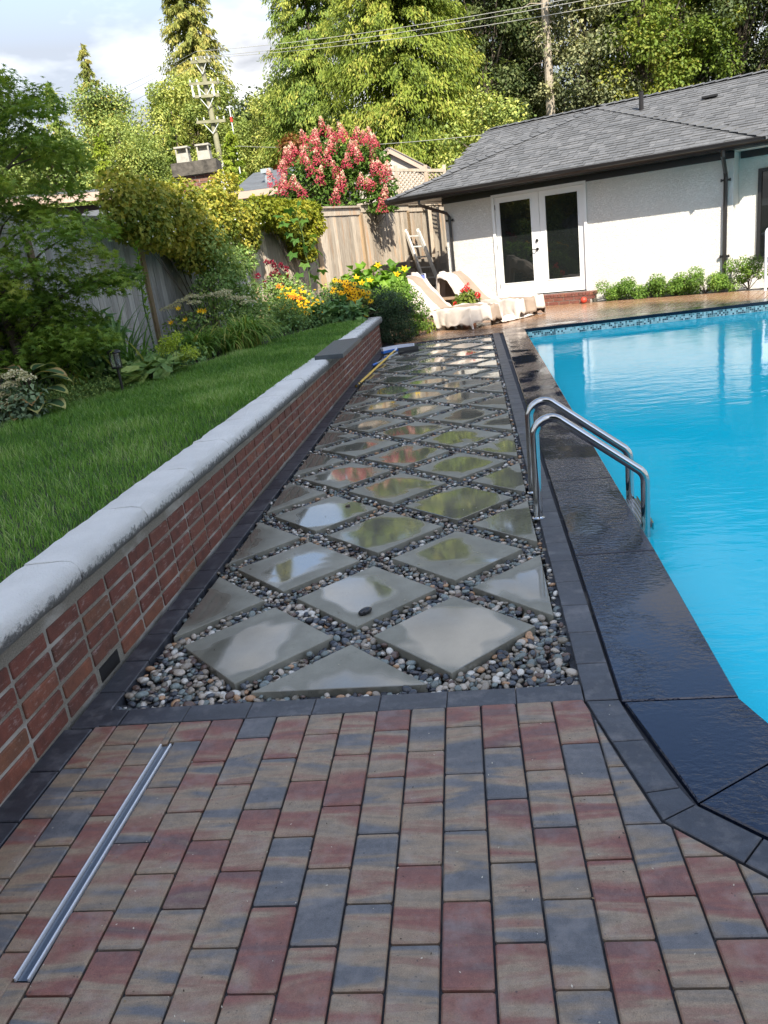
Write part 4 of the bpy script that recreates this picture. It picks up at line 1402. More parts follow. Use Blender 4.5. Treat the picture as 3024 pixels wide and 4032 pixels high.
# ================================================================== BRUSHES
def brush(label, a, b, headc, hl, hdir, colpole, colhead, colstrip, r=.015, grip=None):
    a, b = Vector(a), Vector(b)
    t = empty('pool_brush', tuple(a), label, 'brush')
    mb = MB(); mb.tube([a, b], r, 10); mb.obj('pole', colpole, t, smooth='auto')
    d = (b - a).normalized()
    for q0, q1, mt_ in grip or []:
        mb = MB(); mb.tube([a + d * q0, a + d * q1], r * 1.25, 10); mb.obj('grip', mt_, t, smooth='auto')
    hd = Vector(hdir).normalized(); c_ = Vector(headc)
    sidev = hd.cross(Vector((0, 0, 1))).normalized()
    n_ = 9
    pts = [c_ + hd * (i / (n_ - 1) - .5) * hl + sidev * (.18 * hl * (2 * i / (n_ - 1) - 1) ** 2) * (1 if colstrip else 0) for i in range(n_)]
    mb = MB()
    for p, q in zip(pts[:-1], pts[1:]): mb.beam(p + Vector((0, 0, .03)), q + Vector((0, 0, .03)), .045, .045)
    hobj = mb.obj('head', colhead, t)
    mb = MB()
    for p, q in zip(pts[:-1], pts[1:]): mb.beam(p - Vector((0, 0, .012)) - sidev * .015 * 0, q - Vector((0, 0, .012)), .06, .038)
    mb.obj('bristles', colstrip or M_blackp, hobj)
    mb = MB(); mb.tube([b, b.lerp(c_, .6), c_ + Vector((0, 0, .02))], r * .9, 8); mb.obj('socket', colhead, t)
M_blackp = simple('black_plastic', (.02, .02, .022), .5)
M_ypole = simple('yellow_pole', (.75, .50, .09), .4, var=.1); M_wht = simple('white_plastic', (.75, .78, .85), .4); M_blu = simple('blue_plastic', (.03, .16, .55), .4)
M_gpole = simple('grey_pole', (.35, .38, .40), .4); M_dbr = simple('dark_bristle', (.06, .06, .055), .9)
brush('yellow-handled pool brush with white and blue head lying by the brick wall', (-.895, 5.75, .02), (-.725, 8.55, .035), (-.70, 8.72, .045), .50, (.95, .32, 0), M_ypole, M_wht, M_blu,
      grip=[(.0, .10, M_blackp), (.16, .20, M_blackp)])
brush('blue-ended grey brush with dark rectangular head under the yellow pole', (-.905, 7.35, .018), (-.66, 8.35, .03), (-.50, 8.45, .035), .30, (.95, .3, 0), M_gpole, M_dbr, None, .013,
      grip=[(.0, .16, M_blu)])

# ================================================================== COVERED LOUNGERS
M_cover = simple('cover_cream', (.52, .45, .39), .75, var=.10, scale=5, bump=.9, bscale=9)
M_stripe = simple('cover_taupe', (.27, .205, .155), .75, var=.10, scale=5, bump=.9, bscale=9)
M_teak = wood_mat('teak', (.16, .10, .06), (.30, .20, .12), (.3, .2, .1))
def lounger(foot, head, wd, seed, label, stripe=(.15, .48), backz=.98):
    foot, head = Vector((*foot, 0)), Vector((*head, 0))
    L = (head - foot).length; e = (head - foot) / L; sd_ = Vector((e.y, -e.x, 0))    # sd_: viewer's right/near side
    t = empty('covered_lounger', tuple(foot), label, 'sun lounger')
    rz = math.atan2(e.y, e.x)
    def P(a, b, z): return foot + e * a + sd_ * b + Vector((0, 0, z))
    for a in (.12, L - .35):
        for b in (-wd / 2 + .06, wd / 2 - .06):
            mb = MB(); q = P(a, b, .15); mb.box(q, (.06, .06, .30), Matrix.Rotation(rz, 3, 'Z')); mb.obj('leg', M_teak, t)
    for b in (-wd / 2 + .04, wd / 2 - .04):
        mb = MB(); mb.beam(P(.03, b, .27), P(L * .97, b, .27), .04, .09); mb.obj('side_rail', M_teak, t)
    mb = MB()
    mb.beam(P(L * .55, 0, .33), P(L * .93, 0, backz - .10), wd - .1, .03); mb.obj('backrest', M_teak, t)
    mb = MB(); mb.beam(P(.03, 0, .30), P(L * .60, 0, .32), wd - .1, .03); mb.obj('seat', M_teak, t)
    # cloth
    nu, nv = 84, 56
    def prof(u):
        # u in metres along the lounger
        if u < 0: return .34
        if u < L * .52: return .345 + .02 * math.sin(u * 3)
        k = min(1, (u - L * .50) / (L * .42))
        return .345 + (backz - .345) * (.5 - .5 * math.cos(math.pi * k ** .95)) ** .85
    V, F, MI = [], [], []
    us = np.linspace(-.16, L + .12, nu); vs_ = np.linspace(-1, 1, nv)
    for u in us:
        for v in vs_:
            uu = min(max(u, 0), L * .93); z = prof(uu)
            hw = wd / 2
            ext = 0.0
            over = max(0, -u) + max(0, u - L * .93)
            x = uu - (max(0, -u) * .25) + max(0, u - L * .93) * .35
            s = v * (hw + .27 + .05 * mn.noise((u * 1.7, seed, 9.0)))
            if abs(s) > hw:
                o_ = abs(s) - hw
                drop = o_ * 1.15; b = math.copysign(hw + o_ * .22, s)
            else:
                drop = 0; b = s
                if u > .02: z -= .035 * math.cos(s / hw * math.pi / 2) * (1 if uu < L * .5 else .6)
            z -= drop * (1.0 if uu < L * .5 else .95) * (.45 if (s < 0 and L * .38 < uu < L * .93 and u < L * .93) else 1)
            z -= over * (1.6 if u < 0 else 2.6)
            # folds: fan out from the backrest and hang at the sides
            nz = mn.noise((uu * 2.3 + seed, s * 3.1, seed * 3)); n2 = mn.noise((uu * 7 + s * 5, s * 3.0 - uu * 3, seed * 7))
            fold = .022 * math.sin(uu * 7 + 3 * nz * 3 + s * 4 + seed) * min(1, abs(s) / hw) ** 2 + .032 * nz + .016 * n2
            hang = 1.0 if abs(s) > hw or over > 0 else .55
            if abs(s) > hw: b += math.copysign((.05 * mn.noise((uu * 2.6, seed, 2.0)) + .022 * math.sin(uu * 9 + seed * 2 + 6 * nz)) * min(1, (abs(s) - hw) / .15), s)
            diag = .030 * (1 - abs(math.sin((uu * 1.2 - s * 1.3) * 5 + nz * 4 + seed))) ** 2
            z += (fold * 1.25 + diag * 1.5) * hang
            q = P(x + (.03 * math.sin(s * 16 + seed + 3 * nz) if over > 0 else 0) + .02 * n2, b, max(z, .012 + .012 * abs(n2)))
            V.append(q)
    mi = []
    for i in range(nu - 1):
        for j in range(nv - 1):
            F.append((i * nv + j, (i + 1) * nv + j, (i + 1) * nv + j + 1, i * nv + j + 1))
            v = (vs_[j] + vs_[j + 1]) / 2
            mi.append(1 if stripe[0] < v < stripe[1] or v > .9 else 0)
    mb = MB(); mb.v = [tuple(q) for q in V]; mb.f = F; mb.t = [.5] * len(F); mb.m = mi
    o = mb.obj('cover', [M_cover, M_stripe], t, smooth=True)
    sol = o.modifiers.new('thick', 'SOLIDIFY'); sol.thickness = .005; sol.offset = -1
    return t
lounger((.70, 10.90), (-1.02, 12.45), .72, 1.3, 'nearer covered sun lounger in striped cream cloth beside the flower bed', (.12, .5), .97)
lounger((1.50, 11.80), (-.02, 13.25), .72, 4.1, 'farther covered sun lounger in front of the french doors', (-.25, .22), .93)
# crumpled corner of cloth lying on the pavers
mb = MB(); nu = 26; V = []
for i in range(nu):
    for j in range(14):
        u, v = i / (nu - 1), j / 13
        n1 = mn.noise((u * 4, v * 3, 1.7)); n2 = mn.noise((u * 11, v * 9, 4))
        q = Vector((.98 + .62 * u, 11.15 + .72 * u, 0)) + Vector((-.18, .2, 0)) * v
        V.append((q.x + .03 * n2, q.y + .03 * n1, .018 + (.10 + .05 * n1) * (.5 + .5 * math.sin(u * 17 + v * 4)) * math.sin(v * math.pi) + .012 * n2))
mb.add(V, [(i * 14 + j, (i + 1) * 14 + j, (i + 1) * 14 + j + 1, i * 14 + j + 1) for i in range(nu - 1) for j in range(13)])
o = mb.obj('crumpled_cloth', M_cover, smooth=True, label='crumpled cream cloth lying on the pavers beneath the farther lounger', cat='cloth')
o.modifiers.new('thick', 'SOLIDIFY').thickness = .006
# blue-backed chair peeking out behind
bc = empty('folding_chair', (-.7, 13.6, 0), 'blue folding chair back showing behind the nearer lounger', 'chair')
mb = MB(); mb.box((-.66, 13.6, .80), (.34, .02, .24), Matrix.Rotation(-.2, 3, 'X')); mb.obj('backrest', simple('blue_fabric', (.10, .13, .36), .7), bc)
mb = MB(); mb.tube([(-.84, 13.62, 0), (-.84, 13.6, .93), (-.48, 13.6, .93), (-.48, 13.62, 0)], .014, 8); mb.obj('frame', M_wht, bc)
mb = MB(); mb.box((-.66, 13.4, .42), (.36, .36, .02)); mb.obj('seat', MATS['blue_fabric'], bc)
# wooden side table between the loungers
tb = empty('side_table', (.12, 12.35, 0), 'low dark wooden table between the two loungers', 'table')
for k in range(5):
    mb = MB(); mb.box((.12, 12.17 + k * .1, .46), (.55, .09, .025), Matrix.Rotation(-.4, 3, 'Z')); mb.obj('tabletop_slat', M_teak, tb)
for a in (-.2, .2):
    for b in (-.18, .18):
        mb = MB(); mb.box((.12 + a, 12.37 + b, .225), (.045, .045, .45)); mb.obj('leg', M_teak, tb)
# bundle of stakes
st = empty('wooden_stakes', (-.29, 15, .35), 'bundle of thin wooden stakes standing left of the white wall', 'stakes')
for k in range(7):
    a = random.uniform(-.05, .05)
    mb = MB(); mb.tube([(-.29 + a, 15 + random.uniform(-.03, .03), .0), (-.29 + a * .3, 15, .82 + random.uniform(-.06, .03))], .011, 6); mb.obj('stake', M_teak, st)
# red ball
mb = MB(); mb.lathe((2.66, 13.20, .0), [(.062 * math.sin(a), .062 - .062 * math.cos(a)) for a in np.linspace(0.001, math.pi - .001, 14)], 22)
mb.obj('ball', simple('red_rubber', (.55, .055, .03), .45, bump=.3, bscale=90), smooth=True, label='small red ball on the paving beside the brick step', cat='ball')
# white garden chair at the right, in front of the tall window
gc = empty('resin_chair', (5.75, 11.75, 0), 'white plastic garden chair at the right before the tall window', 'chair')
mb = MB(); mb.tube(arc_pts([(5.58, 11.62, 0), (5.56, 11.6, 1.03), (6.0, 11.9, 1.03), (6.02, 11.92, 0)], .06, 5), .022, 10); mb.obj('frame', M_wht, gc, smooth='auto')
mb = MB(); mb.box((5.79, 11.76, .78), (.5, .02, .42), Matrix.Rotation(.6, 3, 'Z')); mb.obj('backrest', M_wht, gc)
mb = MB(); mb.box((5.95, 11.55, .42), (.5, .46, .03), Matrix.Rotation(.6, 3, 'Z')); mb.obj('seat', M_wht, gc)

# ================================================================== NEIGHBOURS, POLE, WIRES
M_nroof = simple('neighbour_shingle', (.10, .108, .118), .8, var=.2, scale=3)
M_trim = simple('pinkish_trim', (.46, .34, .27), .7, var=.1, scale=2)
M_siding = simple('pale_siding', (.50, .44, .38), .75)
nh = empty('neighbour_house', (-6.5, 15.5, .45), 'low neighbour house with brick chimney beyond the left fence', 'house')
def flat(mbname, pts, th, mat, parent):
    mb = MB(); n_ = len(pts)
    mb.add([tuple(p) for p in pts] + [(p[0], p[1], p[2] - th) for p in pts], [tuple(range(n_)), tuple(range(2 * n_ - 1, n_ - 1, -1))] + [((i + 1) % n_, i, n_ + i, n_ + (i + 1) % n_) for i in range(n_)])
    return mb.obj(mbname, mat, parent)
flat('roof', [(-9.5, 12.9, 3.50), (-5.6, 13.5, 3.30), (-5.75, 16.0, 3.58), (-9.8, 16.5, 3.80)], .03, M_nroof, nh)
flat('fascia', [(-9.55, 12.86, 3.47), (-5.58, 13.46, 3.27), (-5.6, 13.55, 3.27), (-9.5, 12.95, 3.47)], .16, M_trim, nh)
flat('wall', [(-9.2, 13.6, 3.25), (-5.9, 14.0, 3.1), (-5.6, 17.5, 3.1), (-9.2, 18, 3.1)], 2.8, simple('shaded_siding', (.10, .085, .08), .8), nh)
flat('lower_roof', [(-7.2, 11.5, 2.60), (-5.0, 11.9, 2.50), (-4.9, 13.2, 2.98), (-7.3, 13.2, 3.0)], .03, M_nroof, nh)
flat('lower_fascia', [(-7.22, 11.47, 2.58), (-4.98, 11.87, 2.48), (-5.0, 11.95, 2.48), (-7.2, 11.55, 2.58)], .13, M_trim, nh)
flat('roof', [(-5.25, 16.85, 3.30), (-2.3, 17.3, 3.30), (-1.9, 19.5, 3.95), (-5.3, 19.5, 3.95)], .03, M_nroof, nh)
flat('fascia', [(-5.27, 16.8, 3.28), (-2.28, 17.25, 3.28), (-2.3, 17.4, 3.28), (-5.25, 16.95, 3.28)], .16, M_trim, nh)
flat('wall', [(-5.1, 17.3, 3.15), (-2.5, 17.6, 3.15), (-2.5, 20, 3.15), (-5.1, 20, 3.15)], 2.7, M_siding, nh)
mb = MB(); mb.tube([(-4.45, 17.6, 3.4), (-4.45, 17.6, 3.72)], .09, 10); mb.box((-4.45, 17.6, 3.74), (.26, .26, .10)); mb.obj('roof_vent', simple('galvanised', (.45, .5, .52), .4, .5), nh)
# chimney: axis turned with the building
chz = Matrix.Rotation(.12, 3, 'Z')
C0 = Vector((-5.38, 15.0, 0))
mb = MB(); mb.box(C0 + Vector((0, 0, 2.95)), (.74, .42, 1.3), chz); ch_o = mb.obj('chimney', M_mortar, nh)
for r_ in range(9):
    for i in range(4):
        off = .09 if r_ % 2 else 0
        mb = MB(); c_ = Vector((-.30 + i * .2 + off * .8 - .03, -.205, 3.52 - r_ * .075)); mb.box(C0 + chz @ c_, (.185, .03, .06), chz); b = mb.obj('brick', M_brick, ch_o)
M_capc = simple('mossy_concrete', (.085, .075, .062), .95, var=.5, scale=9, bump=1.0, bscale=25)
mb = MB(); mb.box(C0 + Vector((0, 0, 3.70)), (1.0, .62, .27), chz); mb.obj('chimney_cap', M_capc, nh)
M_flue = simple('flue_concrete', (.36, .34, .29), .9, var=.2, scale=10)
for x in (-.25, .22):
    mb = MB(); q = C0 + chz @ Vector((x, 0, 0)); z0 = 3.84
    mb.box(q + Vector((0, 0, z0 + .10)), (.28, .28, .2), chz, .96)
    for a, b in ((-.12, -.12), (.12, -.12), (.12, .12), (-.12, .12)): mb.box(q + chz @ Vector((a, b, z0 + .25)), (.03, .03, .1), chz)
    mb.box(q + Vector((0, .05, z0 + .25)), (.22, .02, .1), chz)
    mb.box(q + Vector((0, 0, z0 + .32)), (.31, .31, .035), chz)
    mb.obj('flue_pot', M_flue, nh)

shed = empty('garden_shed', (-1.8, 23.2, .45), 'gabled shed with pinkish trim behind the lattice fence', 'shed')
mb = MB()
mb.add([(-3.1, 22.9, 3.78), (-1.80, 23.0, 4.34), (-.75, 23.0, 3.70), (-3.1, 22.9, .5), (-.75, 23.0, .5)], [(3, 4, 2, 1, 0)])
mb.obj('wall', M_siding, shed)
for a, b in (((-3.25, 22.82, 3.70), (-1.8, 22.9, 4.40)), ((-1.8, 22.9, 4.40), (-.62, 22.92, 3.66))):
    mb = MB(); mb.beam(a, b, .08, .17); mb.obj('bargeboard', M_trim, shed)
for q in ([(-3.25, 22.8, 3.78), (-1.8, 22.85, 4.48), (-1.7, 25.5, 4.48), (-3.2, 25.5, 3.78)], [(-1.8, 22.85, 4.48), (-.6, 22.85, 3.74), (-.6, 25.5, 3.74), (-1.7, 25.5, 4.48)]):
    flat('roof', q, .03, M_nroof, shed)
# lattice screen
lt = empty('lattice_screen', (-1.3, 18.6, .45), 'weathered wooden lattice panels above the fence beside the pink shrub', 'lattice screen')
LA, LB = Vector((-1.75, 18.45, 2.45)), Vector((-.05, 18.75, 2.4))
for f_ in (0.0, .27, .72, 1.0):
    q = LA.lerp(LB, f_); mb = MB(); mb.box((q.x, q.y, 2.35), (.09, .07, 2.45 - .35 * f_)); mb.obj('post', M_fence, lt)
mb = MB(); mb.beam(LA + Vector((0, 0, 1.03)), LB + Vector((0, 0, .86)), .08, .07); mb.obj('top_rail', M_fence, lt)
mb = MB()
d = (LB - LA); Ln = d.length
for sgn in (1, -1):
    n_ = 16
    for i in range(-9, n_):
        a0 = i / n_
        a, b = a0, a0 + .92 / Ln
        zs_ = (0, .92) if sgn > 0 else (.92, 0)
        p, q = LA + d * a + Vector((0, .012 * sgn, zs_[0])), LA + d * b + Vector((0, .012 * sgn, zs_[1]))
        if a < 0:
            k = -a / (b - a); p = p.lerp(q, k)
        if b > 1:
            k = (1 - max(a, 0)) / (b - max(a, 0)); q = p.lerp(q, max(0, min(1, k)))
        if (q - p).length > .05: mb.beam(p, q, .030, .010, (0, 1, 0))
o = mb.obj('lattice_laths', M_fence, lt); o['kind'] = 'stuff'

M_pole = simple('greenish_pole_wood', (.26, .25, .16), .85, var=.25, scale=2, bump=.4, bscale=20)
M_pbirch = simple('pole_white_wrap', (.62, .62, .58), .7, var=.3, scale=6)
M_ins = simple('insulator_white', (.60, .62, .64), .3)
up_ = empty('utility_pole', (-10.75, 35.2, .4), 'leaning wooden utility pole with crossarms behind the brick chimney', 'utility pole')
b0, t0 = Vector((-10.75, 35.2, .3)), Vector((-10.98, 35.25, 10.75))
mb = MB(); mb.tube([b0, b0.lerp(t0, .5), t0], [.16, .14, .11], 12); mb.obj('pole', M_pole, up_, smooth='auto')
mb = MB(); mb.tube([b0.lerp(t0, .30), b0.lerp(t0, .70)], .206, 12); mb.v = [(x, y, z) for x, y, z in mb.v]
mb = MB(); mb.tube([b0, b0.lerp(t0, .58)], .165, 12); mb.obj('white_sleeve', M_pbirch, up_)
av = Vector((1.0, -.15, -.10)).normalized()
for z, w, dy in ((10.50, .95, -.18), (9.62, 1.50, -.2), (9.10, 1.3, -.2), (8.05, 1.45, -.2)):
    c_ = Vector((-10.95, 35.25 + dy, z)); mb = MB(); mb.beam(c_ - av * w / 2, c_ + av * w / 2, .10, .12); mb.obj('crossarm', M_pole, up_)
    for k in range(5):
        f_ = -.46 + .92 * k / 4
        if abs(f_) < .1: continue
        q = c_ + av * w * f_
        mb = MB(); sgn = -1 if z == 9.10 else 1
        mb.lathe((q.x, q.y, q.z + .06), [(.02, 0), (.045, .03), (.025, .06), (.04, .09), (.015, .13)], 8); mb.obj('insulator', M_ins, up_)
    for sg in (-1, 1):
        mb = MB(); mb.beam(c_ + av * sg * w * .3, Vector((c_.x, c_.y, z - .5)), .03, .03); mb.obj('brace', M_ins, up_)
for x in (-.62, -.30, .42):
    mb = MB(); q = Vector((-10.95, 34.98, 9.36)) + av * x; mb.tube([q + Vector((0, 0, .2)), q - Vector((0, 0, .28))], .045, 8); mb.obj('cutout_fuse', M_ins, up_)
M_wire = simple('pale_wire', (.42, .41, .36), .5)
M_wired = simple('dark_wire', (.30, .30, .29), .6)
def wire(a, b, sag, label, r=.016, mat=None, grp=None):
    a, b = Vector(a), Vector(b); pts = []
    for i in range(17):
        t = i / 16; q = a.lerp(b, t); q.z -= sag * 4 * t * (1 - t); pts.append(q)
    mb = MB(); mb.tube(pts, r, 5, False)
    mb.obj('power_line', mat or M_wire, smooth=True, label=label, cat='power line', group=grp)
gw = 'overhead wires running from the pole to the right'
wr = lambda a, b, sag, lab: wire(a, b, sag, lab, .010, M_wire, gw)
wr((-11.09, 35.1, 10.93), (10.75, 17.4, 6.55), .35, 'topmost overhead power line running from the pole across the cedars')
wr((-11.30, 35.1, 10.72), (10.75, 17.3, 6.47), .35, 'second overhead power line close under the topmost one')
wr((-10.62, 35.0, 10.60), (10.8, 17.2, 6.23), .38, 'lowest of the three bright overhead power lines crossing the cedars')
wire((-11.09, 35.1, 10.93), (-45, 78, 18.9), .8, 'overhead power line running from the pole down to the far left', .010, M_wired, 'overhead wires running from the pole to the left')
wire((-11.40, 35.1, 10.72), (-45, 77, 18.2), 1.0, 'second overhead power line left of the pole, just below the first', .010, M_wired, 'overhead wires running from the pole to the left')
wire((-11.45, 35.1, 10.35), (-45, 74, 16.2), 1.1, 'lowest overhead power line left of the pole', .010, M_wired, 'overhead wires running from the pole to the left')
wire((-10.8, 35.0, 7.05), (2.2, 20.4, 4.12), .25, 'single low service wire passing behind the pink shrub to the roof', .009, M_wire)
wire((-10.8, 35.0, 6.35), (-20, 25.5, 4.6), .4, 'thin low service wire running left of the chimney', .009, M_wire)
an = empty('antenna_mast', (-8.42, 29.4, .4), 'thin white mast with red band right of the utility pole', 'mast')
mb = MB(); mb.tube([(-8.42, 29.4, .4), (-8.42, 29.4, 7.45)], .025, 8); mb.box((-8.42, 29.4, 7.48), (.2, .05, .05)); mb.obj('mast', M_ins, an)
mb = MB(); mb.tube([(-8.42, 29.4, 6.95), (-8.42, 29.4, 7.12)], .05, 8); mb.obj('band', simple('red_band', (.6, .03, .02), .5), an)

# garden lamp
gl_ = empty('garden_lamp', (-2.85, 3.88, .46), 'black lantern garden light on a stake at the lawn edge', 'garden lamp')
mb = MB(); mb.tube([(-2.835, 3.88, .45), (-2.838, 3.88, .72)], .013, 10); mb.obj('stake', M_black, gl_, smooth='auto')
lc = (-2.84, 3.88, .725)
mb = MB(); mb.lathe(lc, [(.0, 0), (.045, .0), (.052, .008), (.052, .018), (.0, .02)], 20); mb.obj('base', M_black, gl_, smooth='auto')
mb = MB()
for k in range(4):
    a = k * math.pi / 2 + .4; mb.tube([(lc[0] + .047 * math.cos(a), lc[1] + .047 * math.sin(a), lc[2] + .015), (lc[0] + .047 * math.cos(a), lc[1] + .047 * math.sin(a), lc[2] + .145)], .0045, 6)
mb.obj('cage_bar', M_black, gl_)
mt, nd, lk, bs = new_mat('clear_lamp_glass'); bs.inputs['Transmission Weight'].default_value = .9; bs.inputs['Roughness'].default_value = .05; bs.inputs['Base Color'].default_value = (.7, .75, .72, 1)
mb = MB(); mb.lathe(lc, [(.040, .02), (.043, .08), (.040, .142)], 20); mb.obj('glass', mt, gl_, smooth=True)
mb = MB(); mb.lathe(lc, [(.0, .142), (.062, .142), (.066, .150), (.060, .162), (.048, .168), (.045, .176), (.0, .178)], 22); mb.obj('cap', M_black, gl_, smooth='auto')

# ================================================================== VEGETATION
def leaf_mesh(name, P, D, Nm, L, W, tint, mat, fold=.25, bend=.25, quad=False):
    """P base points (n,3), D leaf direction, Nm leaf normal, L length, W half width (arrays)"""
    n = len(P)
    D = D / (np.linalg.norm(D, axis=1, keepdims=True) + 1e-9)
    S = np.cross(D, Nm); S /= (np.linalg.norm(S, axis=1, keepdims=True) + 1e-9)
    Nn_ = np.cross(S, D)
    L = np.asarray(L)[:, None]; W = np.asarray(W)[:, None]
    if quad:
        V = np.stack([P, P + D * L * .45 + S * W, P + D * L - Nn_ * L * bend, P + D * L * .45 - S * W], 1)
        F = np.array([[0, 1, 2, 3]]) + np.arange(n)[:, None, None] * 4
        return np_mesh(name, V.reshape(-1, 3), F.reshape(-1, 4), mat, tint)
    c1 = P + D * L * .38 + Nn_ * L * .05; tip = P + D * L - Nn_ * L * bend
    c2 = P + D * L * .72 - Nn_ * L * bend * .4
    V = np.stack([P, c1 + S * W + Nn_ * W * fold, c1 - S * W + Nn_ * W * fold, c1, c2, tip], 1)
    T = np.array([[0, 3, 1], [0, 2, 3], [1, 3, 4], [3, 2, 4], [1, 4, 5], [4, 2, 5]])
    F = T[None] + np.arange(n)[:, None, None] * 6
    return np_mesh(name, V.reshape(-1, 3), F.reshape(-1, 3), mat, np.repeat(tint, 6))

def unit(n):
    v = R.normal(size=(n, 3)); return v / np.linalg.norm(v, axis=1, keepdims=True)

def meshobj(name, me, parent=None, **kw):
    o = bpy.data.objects.new(name, me); link(o, parent); return tag(o, **kw)

def clumps(centers, radii, n, outward=.6, squash=.8, shell=.35, updir=.5):
    """points and directions of leaves filling ball-shaped clumps"""
    k = R.integers(0, len(centers), n)
    v = unit(n); r = (shell + (1 - shell) * R.random(n) ** .5)
    rad = np.asarray(radii)[k]
    P = np.asarray(centers)[k] + v * (rad * r)[:, None] * np.array([1, 1, squash])
    D = v * outward + unit(n) * .6 + np.array([0, 0, -.25])
    Nm = v * .5 + unit(n) * .35 + np.array([0, 0, updir])
    return P, D, Nm, k

# ---- trees ---------------------------------------------------------------
M_bark = simple('bark', (.10, .08, .06), .95, var=.35, scale=5, bump=.8, bscale=18)
M_barkp = simple('pale_bark', (.34, .29, .23), .95, var=.3, scale=3, bump=.6, bscale=18)
LM = {}
def lm(name, stops, trans=.3, rough=.55):
    if name not in LM: LM[name] = leafmat('leaf_' + name, stops, rough, trans, .25)
    return LM[name]
lm('cedar', [(0, (0.084, 0.128, 0.022)), (.4, (0.188, 0.255, 0.034)), (.75, (0.319, 0.366, 0.056)), (1, (0.432, 0.408, 0.085))])
lm('cedar_dark', [(0, (0.089, 0.146, 0.029)), (.5, (0.207, 0.294, 0.053)), (1, (0.431, 0.441, 0.088))])
lm('fir', [(0, (0.110, 0.139, 0.031)), (.5, (0.264, 0.293, 0.069)), (1, (0.528, 0.455, 0.125))])
lm('olive', [(0, (0.083, 0.127, 0.036)), (.5, (0.225, 0.307, 0.085)), (.85, (0.402, 0.458, 0.121)), (1, (0.615, 0.433, 0.097))])
lm('mid', [(0, (0.135, 0.190, 0.050)), (.5, (0.304, 0.378, 0.095)), (1, (0.575, 0.555, 0.151))])
lm('dark', [(0, (0.038, 0.063, 0.024)), (.5, (0.095, 0.131, 0.046)), (1, (0.214, 0.233, 0.086))])
lm('grey', [(0, (0.091, 0.109, 0.058)), (.5, (0.218, 0.246, 0.123)), (1, (0.437, 0.419, 0.213))])
lm('bright', [(0, (0.080, 0.132, 0.020)), (.5, (0.173, 0.242, 0.037)), (1, (0.345, 0.323, 0.068))])
lm('lime', [(0, (.13, .20, .015)), (.5, (.25, .33, .03)), (1, (.36, .40, .06))])
lm('russet', [(0, (.10, .045, .015)), (.5, (.22, .09, .025)), (1, (.30, .17, .05))])

def conifer(name, x, y, H, Rb, mat, label, z0=.45, nb=230, leaf=.20, per=150, hb=.02, droop=.5, expo=.8, trunk=None, group=None, lean=0.0):
    t = empty(name, (x, y, z0), label, 'tree', group)
    mb = MB()
    n = 8
    mb.tube([(x, y, z0 + H * i / n) for i in range(n + 1)], [max(.02, H * .011 * (1 - i / n * .93)) for i in range(n + 1)], 8)
    mb.obj('trunk', trunk or M_bark, t)
    h = (R.random(nb) ** 1.15) * (1 - hb) + hb
    az = R.uniform(0, 2 * np.pi, nb)
    Lb = Rb * (1 - h) ** expo * R.uniform(.72, 1.12, nb) + .10
    bt = R.normal(.5, .2, nb)
    k = np.repeat(np.arange(nb), per)
    cnt = len(k)
    u = R.random(cnt) ** .6
    rr = Lb[k] * u
    wz = H * h[k] + Lb[k] * (.12 * u - droop * u ** 2)
    spread = .10 + .20 * u * (Lb[k] / Rb + .25)
    rad = R.normal(size=(cnt, 3)) * spread[:, None] * min(Rb, 3) * .42
    P = np.stack([x + np.cos(az[k]) * rr, y + np.sin(az[k]) * rr, z0 + wz], 1) + rad * np.array([1, 1, .55]) * (1.04 - h[k])[:, None]
    P[:, 2] -= np.abs(R.normal(0, .10, cnt)) * Rb * .3
    P[:, 2] = np.maximum(P[:, 2], z0 + .05)
    D = np.stack([np.cos(az[k]) * .55, np.sin(az[k]) * .55, np.full(cnt, -.75)], 1) + R.normal(size=(cnt, 3)) * .35
    Nm = np.stack([np.cos(az[k]), np.sin(az[k]), np.full(cnt, .5)], 1) + R.normal(size=(cnt, 3)) * .5
    tn = np.clip(bt[k] + R.normal(0, .16, cnt) + .12 * (u - .6), 0, 1)
    me = leaf_mesh('crown', P, D, Nm, leaf * R.uniform(.6, 1.4, cnt), leaf * .17 * R.uniform(.6, 1.3, cnt), tn, mat, quad=True, bend=.15)
    meshobj('crown', me, t)
    return t

